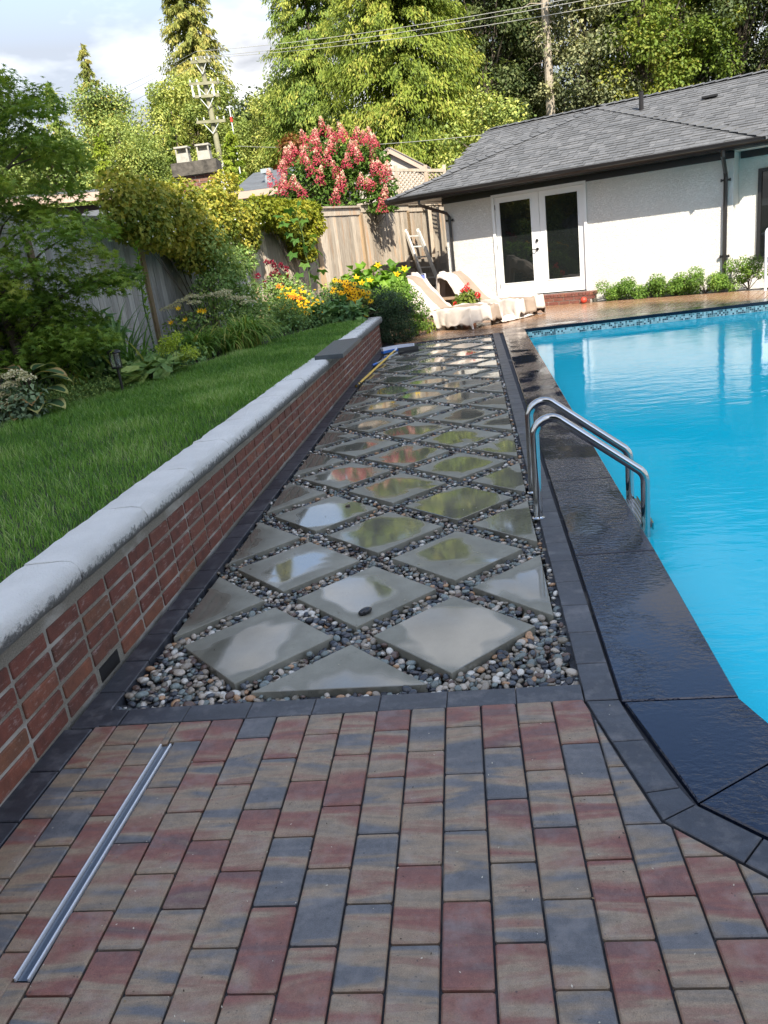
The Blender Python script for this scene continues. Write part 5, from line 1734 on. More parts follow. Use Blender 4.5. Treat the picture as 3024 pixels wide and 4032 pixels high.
def broadleaf(name, x, y, H, Rx, mat, label, z0=.45, crown0=.25, ncl=70, n=26000, leaf=.13, clr=.92, trunk_r=.16, pale=False, shape='round', group=None, seed=1, open_=0.0):
    rnd = np.random.default_rng(seed)
    t = empty(name, (x, y, z0), label, 'tree', group)
    cen = []
    while len(cen) < ncl:
        p = rnd.uniform(-1, 1, 3)
        if (p ** 2).sum() > 1: continue
        if rnd.random() > .35 + .65 * np.sqrt((p ** 2).sum()): continue
        zc = (p[2] + 1) / 2
        wid = {'round': 1.0, 'cone': 1.15 - zc * .85, 'column': .85 + .15 * math.sin(zc * 3)}[shape]
        cen.append((x + p[0] * Rx * wid, y + p[1] * Rx * wid, z0 + H * (crown0 + (1 - crown0) * (.06 + .90 * zc))))
    cen = np.array(cen)
    mb = MB()
    zt = z0 + H * .93
    mb.tube([(x, y, z0), (x + .1 * Rx, y, z0 + H * .3), (x - .06 * Rx, y, z0 + H * .6), (x, y, zt)], [trunk_r, trunk_r * .8, trunk_r * .5, .03], 8)
    for c_ in cen[::2]:
        zb = z0 + (c_[2] - z0) * rnd.uniform(.55, .8)
        k_ = trunk_r * .33
        mb.tube([(x, y, zb), ((x + c_[0]) / 2, (y + c_[1]) / 2, (zb + c_[2]) / 2 + .1), tuple(c_)], [k_, k_ * .7, .012], 5, False)
    mb.obj('trunk', M_barkp if pale else M_bark, t)
    rad = rnd.uniform(.55, 1.15, ncl) * clr
    if shape == 'cone': rad *= np.clip(1.25 - (cen[:, 2] - z0) / H, .25, 1)
    P, D, Nm, k = clumps(cen, rad, n, squash=.75, shell=.25)
    ct = rnd.normal(.5, .2, ncl)
    tn = np.clip(ct[k] + R.normal(0, .17, n), 0, 1)
    me = leaf_mesh('crown', P, D, Nm, leaf * R.uniform(.6, 1.3, n), leaf * .36 * R.uniform(.7, 1.3, n), tn, mat, quad=True, bend=.15)
    meshobj('crown', me, t)
    return t

# the two big cedars and the tall fir
conifer('cedar_tree', -1.95, 33.0, 15.6, 4.7, LM['cedar'], 'huge yellow-green cedar rising straight behind the pink flowering shrub', nb=1100, per=140, leaf=.19, droop=.35, expo=.5)
conifer('cedar_tree', -6.3, 37.5, 17, 3.5, LM['cedar_dark'], 'darker green cedar standing against the left side of the huge yellow-green one', nb=750, per=130, leaf=.20, droop=.35, expo=.5)
conifer('fir_tree', -18.0, 57, 24.8, 5.6, LM['fir'], 'tall fir whose tip leaves the top of the picture, above the utility pole', nb=800, per=70, leaf=.33, droop=.45, expo=.9)
broadleaf('maple_tree', -11.2, 49, 12.7, 2.6, LM['dark'], 'dark open-branched tree between the utility pole trees and the darker cedar', n=22000, leaf=.22, ncl=100, seed=3)
broadleaf('round_tree', -12.7, 37.5, 10.4, 2.9, LM['mid'], 'rounded green tree directly behind the utility pole', crown0=.15, n=64000, leaf=.125, ncl=150, seed=4)
broadleaf('round_tree', -9.4, 40.5, 9.7, 2.7, LM['mid'], 'rounded light green tree right of the utility pole beside the cedars', crown0=.12, n=52000, leaf=.125, ncl=140, seed=5)
broadleaf('poplar_tree', -18.0, 39.5, 11.5, 1.9, LM['olive'], 'olive pointed tree with tinges of orange left of the pole trees', crown0=.12, n=46000, leaf=.135, ncl=130, seed=6)
conifer('slim_conifer', -21.2, 46, 14.6, 2.4, LM['fir'], 'slim conifer spire poking up behind the olive pointed tree', nb=260, per=70, leaf=.22)
conifer('slim_conifer', -28.2, 55, 15.2, 2.6, LM['cedar_dark'], 'small far conifer tip at the left edge of the trees above the maple', nb=220, per=60, leaf=.26)
broadleaf('birch_tree', -14.4, 32.5, 8.2, 1.7, LM['mid'], 'light green birch-like tree left of the pole, behind the chimney', crown0=.1, n=40000, leaf=.11, ncl=110, seed=7)
broadleaf('shade_tree', -16.6, 30.5, 7.8, 2.0, LM['olive'], 'olive green leafy tree at left above the neighbour roof', crown0=.1, n=42000, leaf=.12, ncl=110, seed=8)
broadleaf('shade_tree', -20.0, 33.5, 8.6, 2.3, LM['dark'], 'dark green leafy tree at far left half behind the japanese maple', crown0=.1, n=30000, leaf=.14, ncl=90, seed=9)
conifer('golden_conifer', -11.6, 24.2, 5.9, .85, LM['lime'], 'golden yellow conifer left of the brick chimney', nb=120, per=70, leaf=.14, droop=.3)
conifer('feathery_conifer', -9.85, 26.8, 6.7, 1.15, LM['bright'], 'feathery bright green conifer just behind the chimney pots', nb=130, per=70, leaf=.15, droop=-.1)
conifer('feathery_conifer', -6.7, 22.6, 5.1, .80, LM['lime'], 'feathery lime green conifer right of the white pole sleeve', nb=150, per=80, leaf=.13, droop=-.05)
broadleaf('red_maple', -4.5, 21.6, 4.7, .85, LM['russet'], 'small russet maple between the lime conifer and the pink shrub', crown0=.35, n=7000, leaf=.10, ncl=26, clr=.4, trunk_r=.07, seed=10)
broadleaf('under_tree', 1.2, 29.0, 6.2, 1.5, LM['mid'], 'small green tree tucked between the cedar and the grey roof', crown0=.1, n=9000, leaf=.14, ncl=36, seed=12)

# the wood behind the house: trees one can tell apart
spec = [
 (1.7, 36.5, 15.5, 1.9, 'dark', False, 'dark tree with ivy on its trunk right beside the yellow-green cedar', 31),
 (3.1, 38.5, 15.5, 1.9, 'grey', False, 'thin grey-green tree second to the right of the cedar', 32),
 (6.1, 36.0, 15, 2.1, 'grey', False, 'pale grey-green tree just right of the bare trunk', 34),
 (8.3, 36.0, 16, 2.3, 'bright', False, 'bright yellow-green tree above the roof vent pipe', 35),
 (10.4, 37.5, 15, 2.3, 'bright', False, 'fresh green tree second from the dark trees at the right', 36),
 (12.7, 37.0, 15, 2.3, 'dark', False, 'dark tree near the right edge above the roof ridge', 37),
 (15.2, 38.0, 16, 2.6, 'dark', False, 'darkest tree at the top right corner above the roof', 38),
 (0.8, 44.0, 17, 2.4, 'grey', False, 'far grey-green tree seen behind the one with ivy', 39),
 (4.8, 45.0, 17, 2.4, 'dark', False, 'far dark tree behind the bare trunk', 40),
 (9.3, 46.0, 17, 2.6, 'dark', False, 'far dark tree showing between the two bright green ones', 41),
 (13.6, 47.0, 18, 2.6, 'olive', False, 'far olive tree behind the dark trees on the right', 42),
 (19.0, 44.0, 17, 3.0, 'dark', False, 'dark tree beyond the right end of the ridge', 43)]
for (x, y, H, Rx, mt_, pale, lab, sd_) in spec:
    broadleaf('forest_tree', x, y, H, Rx, LM[mt_], lab, crown0=.12, n=23000, leaf=.16, ncl=100, clr=.85, trunk_r=.17, seed=sd_, group='tall trees behind the pool house')
# ivy on the first one, and the bare trunk
tr = empty('bare_trunk_tree', (4.35, 35.6, .4), 'tall tree with a long bare pale trunk above the roof left of the vent pipe', 'tree')
mb = MB(); mb.tube([(4.3, 35.6, .4), (4.33, 35.6, 7), (4.28, 35.6, 12), (4.2, 35.6, 17)], [.24, .19, .15, .1], 10)
for k in range(26):
    z = R.uniform(8, 15); a = R.uniform(0, 6.28); l = R.uniform(.4, 1.3)
    mb.tube([(4.3, 35.6, z), (4.3 + math.cos(a) * l * .6, 35.6 + math.sin(a) * l * .6, z + .05), (4.3 + math.cos(a) * l, 35.6 + math.sin(a) * l, z - .15)], [.03, .02, .008], 5, False)
mb.obj('trunk', M_barkp, tr)
cc_ = [(4.3 + R.normal(0, .5), 35.6 + R.normal(0, .4), R.uniform(8.6, 17)) for _ in range(30)]
P, D, Nm, k = clumps(cc_, [.45] * 30, 2600)
meshobj('crown', leaf_mesh('crown', P, D, Nm, R.uniform(.1, .22, 2600), R.uniform(.02, .05, 2600), R.random(2600), LM['grey'], quad=True), tr)

# thick undergrowth filling the foot of the wood
und = []
for i in range(60): und.append((R.uniform(-30, 24), R.uniform(46, 60), R.uniform(1, 8)))
P, D, Nm, k = clumps(und, [2.2] * len(und), 30000)
t_ = np.clip(R.normal(.45, .2, 30000), 0, 1)
meshobj('undergrowth', leaf_mesh('undergrowth', P, D, Nm, R.uniform(.3, .55, 30000), R.uniform(.10, .18, 30000), t_, LM['dark'], quad=True), label='dark mass of far woodland filling the gaps between the trees', cat='woodland', kind='stuff')

# tall firs well behind the viewer: they shade the near terrace, path and lawn
M_shade = lm('shade', [(0, (.02, .04, .015)), (.5, (.05, .08, .03)), (1, (.09, .12, .05))])
hs = [39.3, 39.9, 39.0, 39.6, 39.1, 39.8]
for i, x in enumerate((4.2, 6.9, 9.5, 12.2, 14.9, 17.4)):
    nm = ['leftmost', 'second', 'third', 'fourth', 'fifth', 'last'][i]
    t = empty('fir_tree', (x, -30, 0), '%s of the very tall dense firs far behind the terrace' % nm, 'tree', 'tall firs behind the terrace')
    mb = MB(); mb.tube([(x, -30, 0), (x, -30, 37)], [.5, .08], 8); mb.obj('trunk', M_bark, t)
    n_ = 7000
    hh = R.random(n_); r_ = 2.1 * np.sqrt(R.random(n_)) * (1 - .35 * hh ** 6); a = R.uniform(0, 6.28, n_)
    P = np.stack([x + r_ * np.cos(a), -30 + r_ * np.sin(a), .3 + hh * (hs[i] - .9 + R.normal(0, .25, n_))], 1)
    meshobj('crown', leaf_mesh('crown', P, unit(n_), unit(n_), R.uniform(.7, 1.3, n_), R.uniform(.28, .5, n_), R.random(n_), M_shade, quad=True), t)

# ---- garden plants --------------------------------------------------------
def bush(name, cen, rad, n, leaf, mat, label, cat='shrub', group=None, base=None, stems=8, wl=.30, up_=.5, outward=.7, squash=.85, tsd=.18, ground=.46, quad=False, shell=.35, stemr=.006):
    cen = np.array(cen, float); rad = np.array(rad, float) if not isinstance(rad, (int, float)) else np.full(len(cen), rad)
    b = base or (cen[:, 0].mean(), cen[:, 1].mean(), ground)
    t = empty(name, b, label, cat, group)
    P, D, Nm, k = clumps(cen, rad, n, outward=outward, squash=squash, updir=up_, shell=shell)
    P[:, 2] = np.maximum(P[:, 2], b[2] + .01)
    ct = R.normal(.5, .14, len(cen))
    tn = np.clip(ct[k] + R.normal(0, tsd, n), 0, 1)
    meshobj('foliage', leaf_mesh('foliage', P, D, Nm, leaf * R.uniform(.6, 1.3, n), leaf * wl * R.uniform(.8, 1.2, n), tn, mat, quad=quad), t)
    mb = MB()
    for i in range(stems):
        c_ = cen[i % len(cen)] + R.normal(0, .3, 3) * rad[i % len(cen)]
        m_ = ((b[0] + c_[0]) / 2 + R.normal(0, .03), (b[1] + c_[1]) / 2 + R.normal(0, .03), (b[2] + c_[2]) / 2 + .02)
        mb.tube([b, m_, tuple(c_)], [stemr * 1.5, stemr, stemr * .5], 5, False)
    mb.obj('stems', M_bark, t)
    return t

lm('vine', [(0, (0.089, 0.147, 0.026)), (.35, (0.221, 0.265, 0.043)), (.7, (0.466, 0.423, 0.064)), (1, (0.665, 0.529, 0.106))], .4)
lm('vine_y', [(0, (.12, .17, .02)), (.5, (.30, .32, .03)), (1, (.45, .40, .05))], .45)
lm('maple_jp', [(0, (0.079, 0.150, 0.026)), (.4, (0.170, 0.277, 0.041)), (.8, (0.355, 0.438, 0.072)), (1, (0.475, 0.505, 0.103))], .4, .45)
lm('box', [(0, (0.062, 0.130, 0.019)), (.5, (0.143, 0.259, 0.041)), (.85, (0.249, 0.389, 0.065)), (1, (0.392, 0.518, 0.097))], .3)
lm('deep', [(0, (0.061, 0.137, 0.046)), (.5, (0.137, 0.256, 0.081)), (1, (0.292, 0.443, 0.145))], .25)
lm('deeper', [(0, (.020, .042, .022)), (.5, (.045, .085, .040)), (1, (.10, .16, .07))], .25)
lm('rose', [(0, (0.096, 0.172, 0.045)), (.5, (0.207, 0.329, 0.089)), (1, (0.452, 0.528, 0.151))], .3)
lm('squash', [(0, (0.088, 0.198, 0.022)), (.5, (0.176, 0.330, 0.033)), (1, (0.308, 0.462, 0.055))], .45)
lm('strap', [(0, (0.079, 0.181, 0.031)), (.5, (0.168, 0.318, 0.055)), (.85, (0.356, 0.467, 0.085)), (.97, (0.540, 0.509, 0.148))], .35)
lm('sage', [(0, (0.088, 0.131, 0.080)), (.5, (0.157, 0.229, 0.126)), (1, (0.264, 0.351, 0.190))], .25)
lm('maplebig', [(0, (.05, .14, .03)), (.6, (.10, .22, .04)), (1, (.18, .30, .06))], .5)
M_cone_pink = leafmat('bloom_pink', [(0, (.46, .045, .09)), (.40, (.62, .11, .15)), (.68, (.70, .28, .25)), (.85, (.76, .55, .40)), (1, (.80, .72, .55))], .7, .25, .1)
M_yel = leafmat('petal_yellow', [(0, (.85, .42, .01)), (1, (.90, .62, .02))], .6, .3, .2)
M_org = leafmat('petal_orange', [(0, (.80, .16, .02)), (1, (.85, .35, .03))], .6, .3, .2)
M_sed = leafmat('sedum_bloom', [(0, (.50, .50, .27)), (.6, (.70, .64, .40)), (1, (.75, .60, .46))], .8, .1, .1)
M_redf = leafmat('petal_red', [(0, (.08, .010, .02)), (1, (.34, .015, .05))], .6, .2, .2)
M_red2 = leafmat('petal_scarlet', [(0, (.65, .02, .02)), (1, (.8, .08, .08))], .6, .2, .2)
M_lime = leafmat('lime_bloom', [(0, (.38, .50, .05)), (1, (.62, .70, .14))], .7, .3, .1)
M_white = leafmat('petal_white', [(0, (.6, .6, .52)), (1, (.8, .8, .74))], .6, .2, .2)
M_brown = simple('cone_brown', (.05, .025, .015), .9)

# climbing hydrangea over the fence
vc = [(-3.50,6.25,2.49),(-3.50,6.55,2.33),(-3.50,7.09,2.66),(-3.50,7.55,2.51),(-3.55,8.40,2.78),(-3.50,8.74,2.55),(-3.50,9.59,2.84),(-3.50,10.11,2.56),(-3.50,9.48,2.23),(-3.45,11.0,2.55),(-3.50,7.71,2.26),(-3.50,7.16,2.50),(-3.50,7.71,2.03),(-3.50,8.22,1.90),(-3.50,9.23,2.09),(-3.50,10.18,2.23),(-3.43,11.13,2.38),(-3.48,11.01,2.0),(-3.67,10.52,1.95),(-3.7,9.0,2.6),(-3.8,8.0,2.5),(-3.75,10.3,2.65),(-3.5,8.7,1.80),(-3.5,9.6,1.72),(-3.45,8.0,2.35)]
vc += [(x + R.normal(0, .10), y + R.normal(0, .30), z + R.normal(.02, .09)) for x, y, z in vc]
vc = [(x, y, z - (.16 if z > 2.3 else .02) - (.12 if z > 2.4 and 7.9 < y < 10 else 0)) for x, y, z in vc]
vine = bush('climbing_vine', vc, .28, 25000, .066, LM['vine'], 'big mass of olive-gold climbing vine draped over the grey fence', 'climbing plant', base=(-3.62, 8.9, .46), stems=12, wl=.42, squash=.9, stemr=.007, up_=.35)
n_ = 260
P, D, Nm, k = clumps(vc, [.40] * len(vc), n_, shell=.9)
meshobj('blossoms', leaf_mesh('blossoms', P, D, Nm, np.full(n_, .024), np.full(n_, .012), R.random(n_), M_white, quad=True), vine)
vy = [(-3.22,11.65,2.46),(-3.09,11.98,2.30),(-2.95,12.34,2.12),(-2.78,12.75,2.38),(-2.63,13.14,2.37),(-2.60,13.22,2.14),(-2.71,12.95,1.93),(-2.83,12.64,1.82),(-2.74,12.87,1.62),(-3.0,12.2,2.42)]
bush('yellow_vine', vy, [.3, .28, .25, .28, .26, .24, .22, .22, .18, .28], 6500, .075, LM['vine_y'], 'bright yellow-green vine spilling over the tan fence left of the pink shrub', 'climbing plant', base=(-2.86, 12.9, .46), stems=12, wl=.42, up_=.35)

def palm_leaf(lobes, deep=.38, serr=0):
    """flat palmate leaf: ring of vertices, first vertex is the centre"""
    V = [(0, 0, 0), (0, -.02, 0)]
    angs = np.linspace(-125, 125, lobes)
    for i, a in enumerate(angs):
        ar = math.radians(a)
        l = (1 - .42 * abs(a) / 125)
        V.append((math.sin(ar) * l, math.cos(ar) * l, -.10 * l))
        if i < lobes - 1:
            am = math.radians((angs[i] + angs[i + 1]) / 2)
            V.append((math.sin(am) * deep, math.cos(am) * deep, .0))
    F = [(0, i, i + 1) for i in range(1, len(V) - 1)] + [(0, len(V) - 1, 1)]
    return np.array(V), np.array(F)
def place_leaves(name, LV, LF, P, D, Nm, S, tint, mat, parent, width=1.0, **kw):
    n = len(P)
    D = D / np.linalg.norm(D, axis=1, keepdims=True)
    X_ = np.cross(D, Nm); X_ /= (np.linalg.norm(X_, axis=1, keepdims=True) + 1e-9); Z_ = np.cross(X_, D)
    A = np.stack([X_ * width, D, Z_], 2) * S[:, None, None]
    V = np.einsum('nij,vj->nvi', A, LV) + P[:, None, :]
    F = LF[None] + (np.arange(n) * len(LV))[:, None, None]
    me = np_mesh(name, V.reshape(-1, 3), F.reshape(-1, LF.shape[1]), mat, np.repeat(tint, len(LF)))
    return meshobj(name, me, parent, **kw)
MV, MF = palm_leaf(7, .30)
BV, BF = palm_leaf(5, .50)

# japanese maple: tiers of small palmate leaves
mj = empty('japanese_maple', (-3.85, 4.05, .46), 'large japanese maple with layered green leaves at the left edge', 'tree')
tiers = []
for i in range(84):
    z = R.uniform(.95, 3.42)
    w = 1.15 * (1 - ((z - 1.9) / 1.75) ** 2) ** .5 if abs(z - 1.9) < 1.75 else .2
    a = R.uniform(0, 6.28); r_ = w * R.uniform(.25, 1.0)
    tiers.append((-4.02 + r_ * math.cos(a), 4.05 + r_ * math.sin(a), z, R.uniform(.26, .46)))
tiers += [(-3.2, 4.3, 3.20, .22), (-3.45, 4.1, 3.35, .25), (-3.0, 4.4, 1.58, .28), (-2.95, 4.75, 1.62, .20), (-3.1, 4.2, 2.72, .22), (-3.25, 4.3, 2.45, .3), (-3.1, 4.5, 2.1, .28), (-3.15, 4.4, 1.85, .3), (-3.4, 4.2, 1.3, .35), (-3.6, 3.9, .95, .35), (-3.3, 4.3, 1.05, .3)]
T = np.array(tiers); n_ = 24000
k = R.integers(0, len(T), n_); a = R.uniform(0, 2 * np.pi, n_); r_ = np.sqrt(R.random(n_)) * T[k, 3]
P = np.stack([T[k, 0] + r_ * np.cos(a), T[k, 1] + r_ * np.sin(a), T[k, 2] + R.normal(0, .045, n_) - (r_ / T[k, 3]) ** 2 * .12], 1)
D = np.stack([np.cos(a), np.sin(a), R.uniform(-.7, .1, n_)], 1) + R.normal(0, .35, (n_, 3))
Nm = np.array([0, 0, 1.0]) + R.normal(0, .38, (n_, 3))
ct = R.normal(.42, .17, len(T))
hi = (P[:, 2] - 1) / 2.6 * .18
place_leaves('leaves', MV, MF, P, D, Nm, R.uniform(.038, .074, n_), np.clip(ct[k] + hi + R.normal(0, .12, n_), 0, 1), LM['maple_jp'], mj)
mb = MB()
mb.tube([(-3.85, 4.05, .44), (-3.9, 4.05, .9), (-4.0, 4.1, 1.6), (-4.0, 4.05, 2.4), (-3.95, 4.05, 3.0)], [.055, .045, .035, .024, .01], 8)
for c_ in T[::2]:
    zb = max(.7, c_[2] - R.uniform(.25, .6)); mb.tube([(-3.93, 4.07, zb), ((-3.93 + c_[0]) / 2, (4.07 + c_[1]) / 2, (zb + c_[2]) / 2 + .05), (c_[0], c_[1], c_[2] - .02)], [.016, .010, .004], 5, False)
mb.obj('trunk', M_bark, mj)

# panicle hydrangea behind the fence, with cone-shaped pink heads
hx = empty('panicle_hydrangea', (-2.5, 16.9, .46), 'big rounded hydrangea covered in pink cone-shaped flower heads', 'shrub')
cones = [(-2.60,15.94,4.27),(-2.38,15.93,4.14),(-2.14,15.97,4.14),(-1.90,15.97,4.04),(-1.67,15.99,3.98),(-1.49,15.98,3.88),(-3.03,15.82,4.11),(-2.84,15.87,4.15),(-3.28,15.72,3.92),(-2.78,15.80,3.93),(-2.48,15.82,3.86),(-2.03,15.86,3.77),(-1.86,15.83,3.60),(-3.40,15.64,3.75),(-3.06,15.69,3.75),(-2.78,15.71,3.68),(-2.56,15.73,3.61),(-2.15,15.76,3.53),(-3.61,15.53,3.52),(-2.93,15.62,3.48),(-2.35,15.68,3.37),(-1.35,15.82,3.32),(-1.51,15.77,3.27),(-1.25,15.78,3.16),(-1.60,15.66,2.99),(-1.87,15.63,3.02),(-3.60,15.45,3.27),(-3.82,15.44,3.33),(-3.41,15.46,3.21),(-2.28,15.59,3.07),(-2.37,15.54,2.97),(-2.48,15.46,2.79),(-2.80,15.56,3.23),(-1.38,15.60,2.71),(-1.44,15.52,2.50),(-3.65,15.40,3.13),(-3.16,15.43,3.00),(-1.33,15.74,3.10)]
extra = [(x + R.normal(0, .18), y + R.uniform(.3, 1.3), z + R.uniform(-.05, .12)) for x, y, z in cones[:16]]
cones_all = cones + extra
hc = [(x * .93 - .18, y + R.uniform(.25, .8), z - R.uniform(.25, .5)) for x, y, z in cones_all]
P, D, Nm, k = clumps(hc, [.33] * len(hc), 7500, outward=.6)
P[:, 2] = np.maximum(P[:, 2], 2.4)
meshobj('foliage', leaf_mesh('foliage', P, D, Nm, R.uniform(.08, .14, 7500), R.uniform(.025, .042, 7500), np.clip(R.normal(.5, .2, 7500), 0, 1), lm('hyd', [(0, (.03, .07, .012)), (.5, (.08, .16, .02)), (1, (.18, .27, .05))])), hx)
mb = MB()
for c_ in hc: mb.tube([(-2.5 + R.normal(0, .15), 16.8, .5), (-2.5 * .5 + c_[0] * .5, c_[1] * .5 + 8.35, 1.9), (c_[0], c_[1], c_[2])], [.02, .014, .006], 5, False)
mb.obj('stems', M_bark, hx)
for x, y, z in cones_all:
    n_ = 190; tl = R.random(n_); L_ = R.uniform(.30, .42); ax = Vector((R.normal(0, .22), R.normal(-.15, .15), 1)).normalized()
    if z < 2.8: ax = Vector((.2, -.2, .7)).normalized()
    rr = (.135 * (1 - tl) ** .7 + .012) * R.uniform(.75, 1.05, n_); a = R.uniform(0, 2 * np.pi, n_)
    x_ = ax.orthogonal().normalized(); y_ = ax.cross(x_)
    base = np.array((x, y, z - .17))
    P = base + np.outer(tl * L_, np.array(ax)) + np.outer(rr * np.cos(a), np.array(x_)) + np.outer(rr * np.sin(a), np.array(y_))
    Dn = np.outer(np.cos(a), np.array(x_)) + np.outer(np.sin(a), np.array(y_)) + R.normal(0, .5, (n_, 3))
    me = leaf_mesh('flower_head', P, np.cross(Dn, unit(n_)), Dn, R.uniform(.026, .042, n_), R.uniform(.011, .018, n_), np.clip(tl * .95 + R.normal(0, .15, n_) - .05, 0, 1), M_cone_pink, quad=True)
    meshobj('flower_head', me, hx, kind='stuff')

# low box shrubs along the house wall
for s, d, r_, h, lab in ((.62, .22, .36, .40, 'leftmost low green shrub along the white wall beside the doors'), (1.25, .22, .32, .46, 'second low shrub along the white wall from the doors'), (1.75, .20, .25, .44, 'third, smallest low shrub along the white wall'), (2.28, .24, .42, .50, 'fourth low shrub along the white wall, at the right downspout'), (3.02, .18, .42, .62, 'tallest low shrub beneath the dark window'), (3.75, .1, .34, .42, 'low shrub at the right edge of the picture')):
    cc_ = []
    for i in range(9):
        q = hp(s + R.uniform(-r_, r_) * .75, d + R.uniform(-.10, .12), R.uniform(.10, h - .08)); cc_.append(tuple(q))
    bush('low_shrub', cc_, .15, 3200, .034, LM['box'], lab, 'shrub', 'low shrubs along the house wall', base=tuple(hp(s, d, 0)), stems=9, wl=.36)

# strap-leaved clumps
def strap(name, x, y, n, L, w, label, mat, z0=.46, spread=.16, tint=(.5, .2), arch=(.5, 1.3), cat='clump plant', up=1.0):
    t = empty(name, (x, y, z0), label, cat)
    V, F, TT = [], [], []
    ns = 7
    for i in range(n):
        a = random.uniform(0, 2 * math.pi); b = random.uniform(*arch); l = L * random.uniform(.6, 1.15)
        ox, oy = x + random.gauss(0, spread * .5), y + random.gauss(0, spread * .5)
        el = math.radians(random.uniform(58, 88)) ; px_, py_, pz_ = ox, oy, z0
        side = (-math.sin(a), math.cos(a)); base = len(V)
        for k in range(ns + 1):
            t_ = k / ns; ww = w * (1 - t_ ** 2.2) * (.55 + .45 * min(1, t_ * 4))
            V.append((px_ - side[0] * ww, py_ - side[1] * ww, pz_ + ww * .35)); V.append((px_ + side[0] * ww, py_ + side[1] * ww, pz_ + ww * .35))
            st_ = l / ns; px_ += math.cos(a) * math.cos(el) * st_; py_ += math.sin(a) * math.cos(el) * st_; pz_ = max(z0 + .01, pz_ + math.sin(el) * st_)
            el -= b * 1.9 / ns * (0.6 + t_)
        tt = min(1, max(0, random.gauss(*tint)))
        if random.random() < .07: tt = 1.0
        for k in range(ns): F.append((base + 2 * k, base + 2 * k + 1, base + 2 * k + 3, base + 2 * k + 2)); TT.append(tt)
    meshobj('foliage', np_mesh('foliage', V, np.array(F), mat, TT), t)
    return t
def petals(name, pts, mat, parent, n=6, L=.05, w=.012, up=.35, centre=None, jitter=.15):
    """open flowers: a ring of petals each, all flowers of a plant as single children"""
    for (x, y, z) in pts:
        k = n; a = np.arange(k) * 2 * np.pi / k + R.uniform(0, 6); ax = np.array([R.normal(0, jitter) + .1, -1.0 + R.normal(0, jitter * 2), 1.0]); ax /= np.linalg.norm(ax)
        u_ = np.cross(ax, [0, 1, .2]); u_ /= np.linalg.norm(u_); v_ = np.cross(ax, u_)
        Dd = np.outer(np.cos(a), u_) + np.outer(np.sin(a), v_) + ax * up
        P = np.tile(np.array([x, y, z]), (k, 1)) + Dd * L * .12
        me = leaf_mesh(name, P, Dd, np.tile(ax, (k, 1)), np.full(k, L) * R.uniform(.85, 1.1, k), np.full(k, w), R.random(k), mat, bend=.22)
        o = meshobj(name, me, parent)
        if centre:
            mb = MB(); mb.lathe((x, y, z), [(.0, .022), (.010, .018), (.013, .006), (.010, -.002)], 8); mb.obj('flower_centre', centre, o)
def stemsto(pts, base, parent, r_=.0028, mat=None, spread=.1):
    mb = MB()
    for (x, y, z) in pts:
        bx, by = base[0] + (x - base[0]) * .5 + R.normal(0, spread * .2), base[1] + (y - base[1]) * .5
        mb.tube([(bx, by, base[2]), ((bx + x) / 2, (by + y) / 2 + .01, (base[2] + z) / 2), (x, y, z)], [r_ * 1.3, r_, r_ * .8], 5, False)
    mb.obj('stems', mat or M_stem, parent)
M_stem = simple('green_stem', (.07, .12, .03), .7, var=.2)

d1 = strap('daylily', -2.98, 6.45, 330, .62, .010, 'left daylily clump with yellow flowers at the lawn edge', LM['strap'], arch=(.9, 1.7))
fl = [(-3.06,6.30,1.09),(-2.80,6.30,1.03),(-2.74,6.30,1.02),(-3.19,6.30,.93),(-3.00,6.30,.94)]
petals('flower', fl, M_yel, d1, 6, .055, .011, 1.3); stemsto(fl, (-2.98, 6.45, .46), d1)
strap('daylily', -2.50, 7.05, 430, .74, .011, 'right daylily clump with arching pale-tipped leaves spilling over the lawn', LM['strap'], arch=(1.0, 1.8), tint=(.6, .2))
strap('daylily', -2.62, 6.75, 180, .6, .010, 'middle daylily clump wedged between the other two', LM['strap'], arch=(1.0, 1.8))
dk = strap('iris', -3.42, 5.15, 70, .95, .018, 'dark upright strap-leaved clump behind the garden lamp', LM['deep'], arch=(.25, 1.1), tint=(.6, .2))
strap('iris', -3.15, 4.95, 40, .72, .016, 'looser clump of dark arching straps right of the upright clump', LM['strap'], arch=(.5, 1.5), tint=(.3, .2))
strap('iris', -3.55, 4.4, 60, .55, .012, 'yellowing low strap leaves beneath the japanese maple', LM['strap'], arch=(.8, 1.6), tint=(.7, .25))
strap('daylily', -2.45, 9.7, 160, .55, .008, 'orange daylily clump below the dark red bee balm', LM['strap'], arch=(.6, 1.3))
# tall single stem
ts = empty('tall_leafy_stem', (-3.48, 6.3, .46), 'single tall leafy stem standing against the fence post', 'plant')
mb = MB(); mb.tube([(-3.47, 6.3, .46), (-3.50, 6.3, 1.2), (-3.43, 6.3, 1.88)], [.012, .009, .005], 6, False); mb.obj('stem', M_stem, ts)
zz_ = np.linspace(1.0, 1.9, 40); a = np.arange(40) * 2.4
P = np.stack([-3.47 + (zz_ - 1.2) * .05, np.full(40, 6.3), zz_], 1); D = np.stack([np.cos(a), np.sin(a), np.full(40, .75)], 1)
meshobj('leaves', leaf_mesh('leaves', P, D, np.stack([-np.cos(a) * .5, -np.sin(a) * .5, np.ones(40)], 1), np.full(40, .13), np.full(40, .026), R.uniform(.3, .9, 40), LM['squash']), ts)

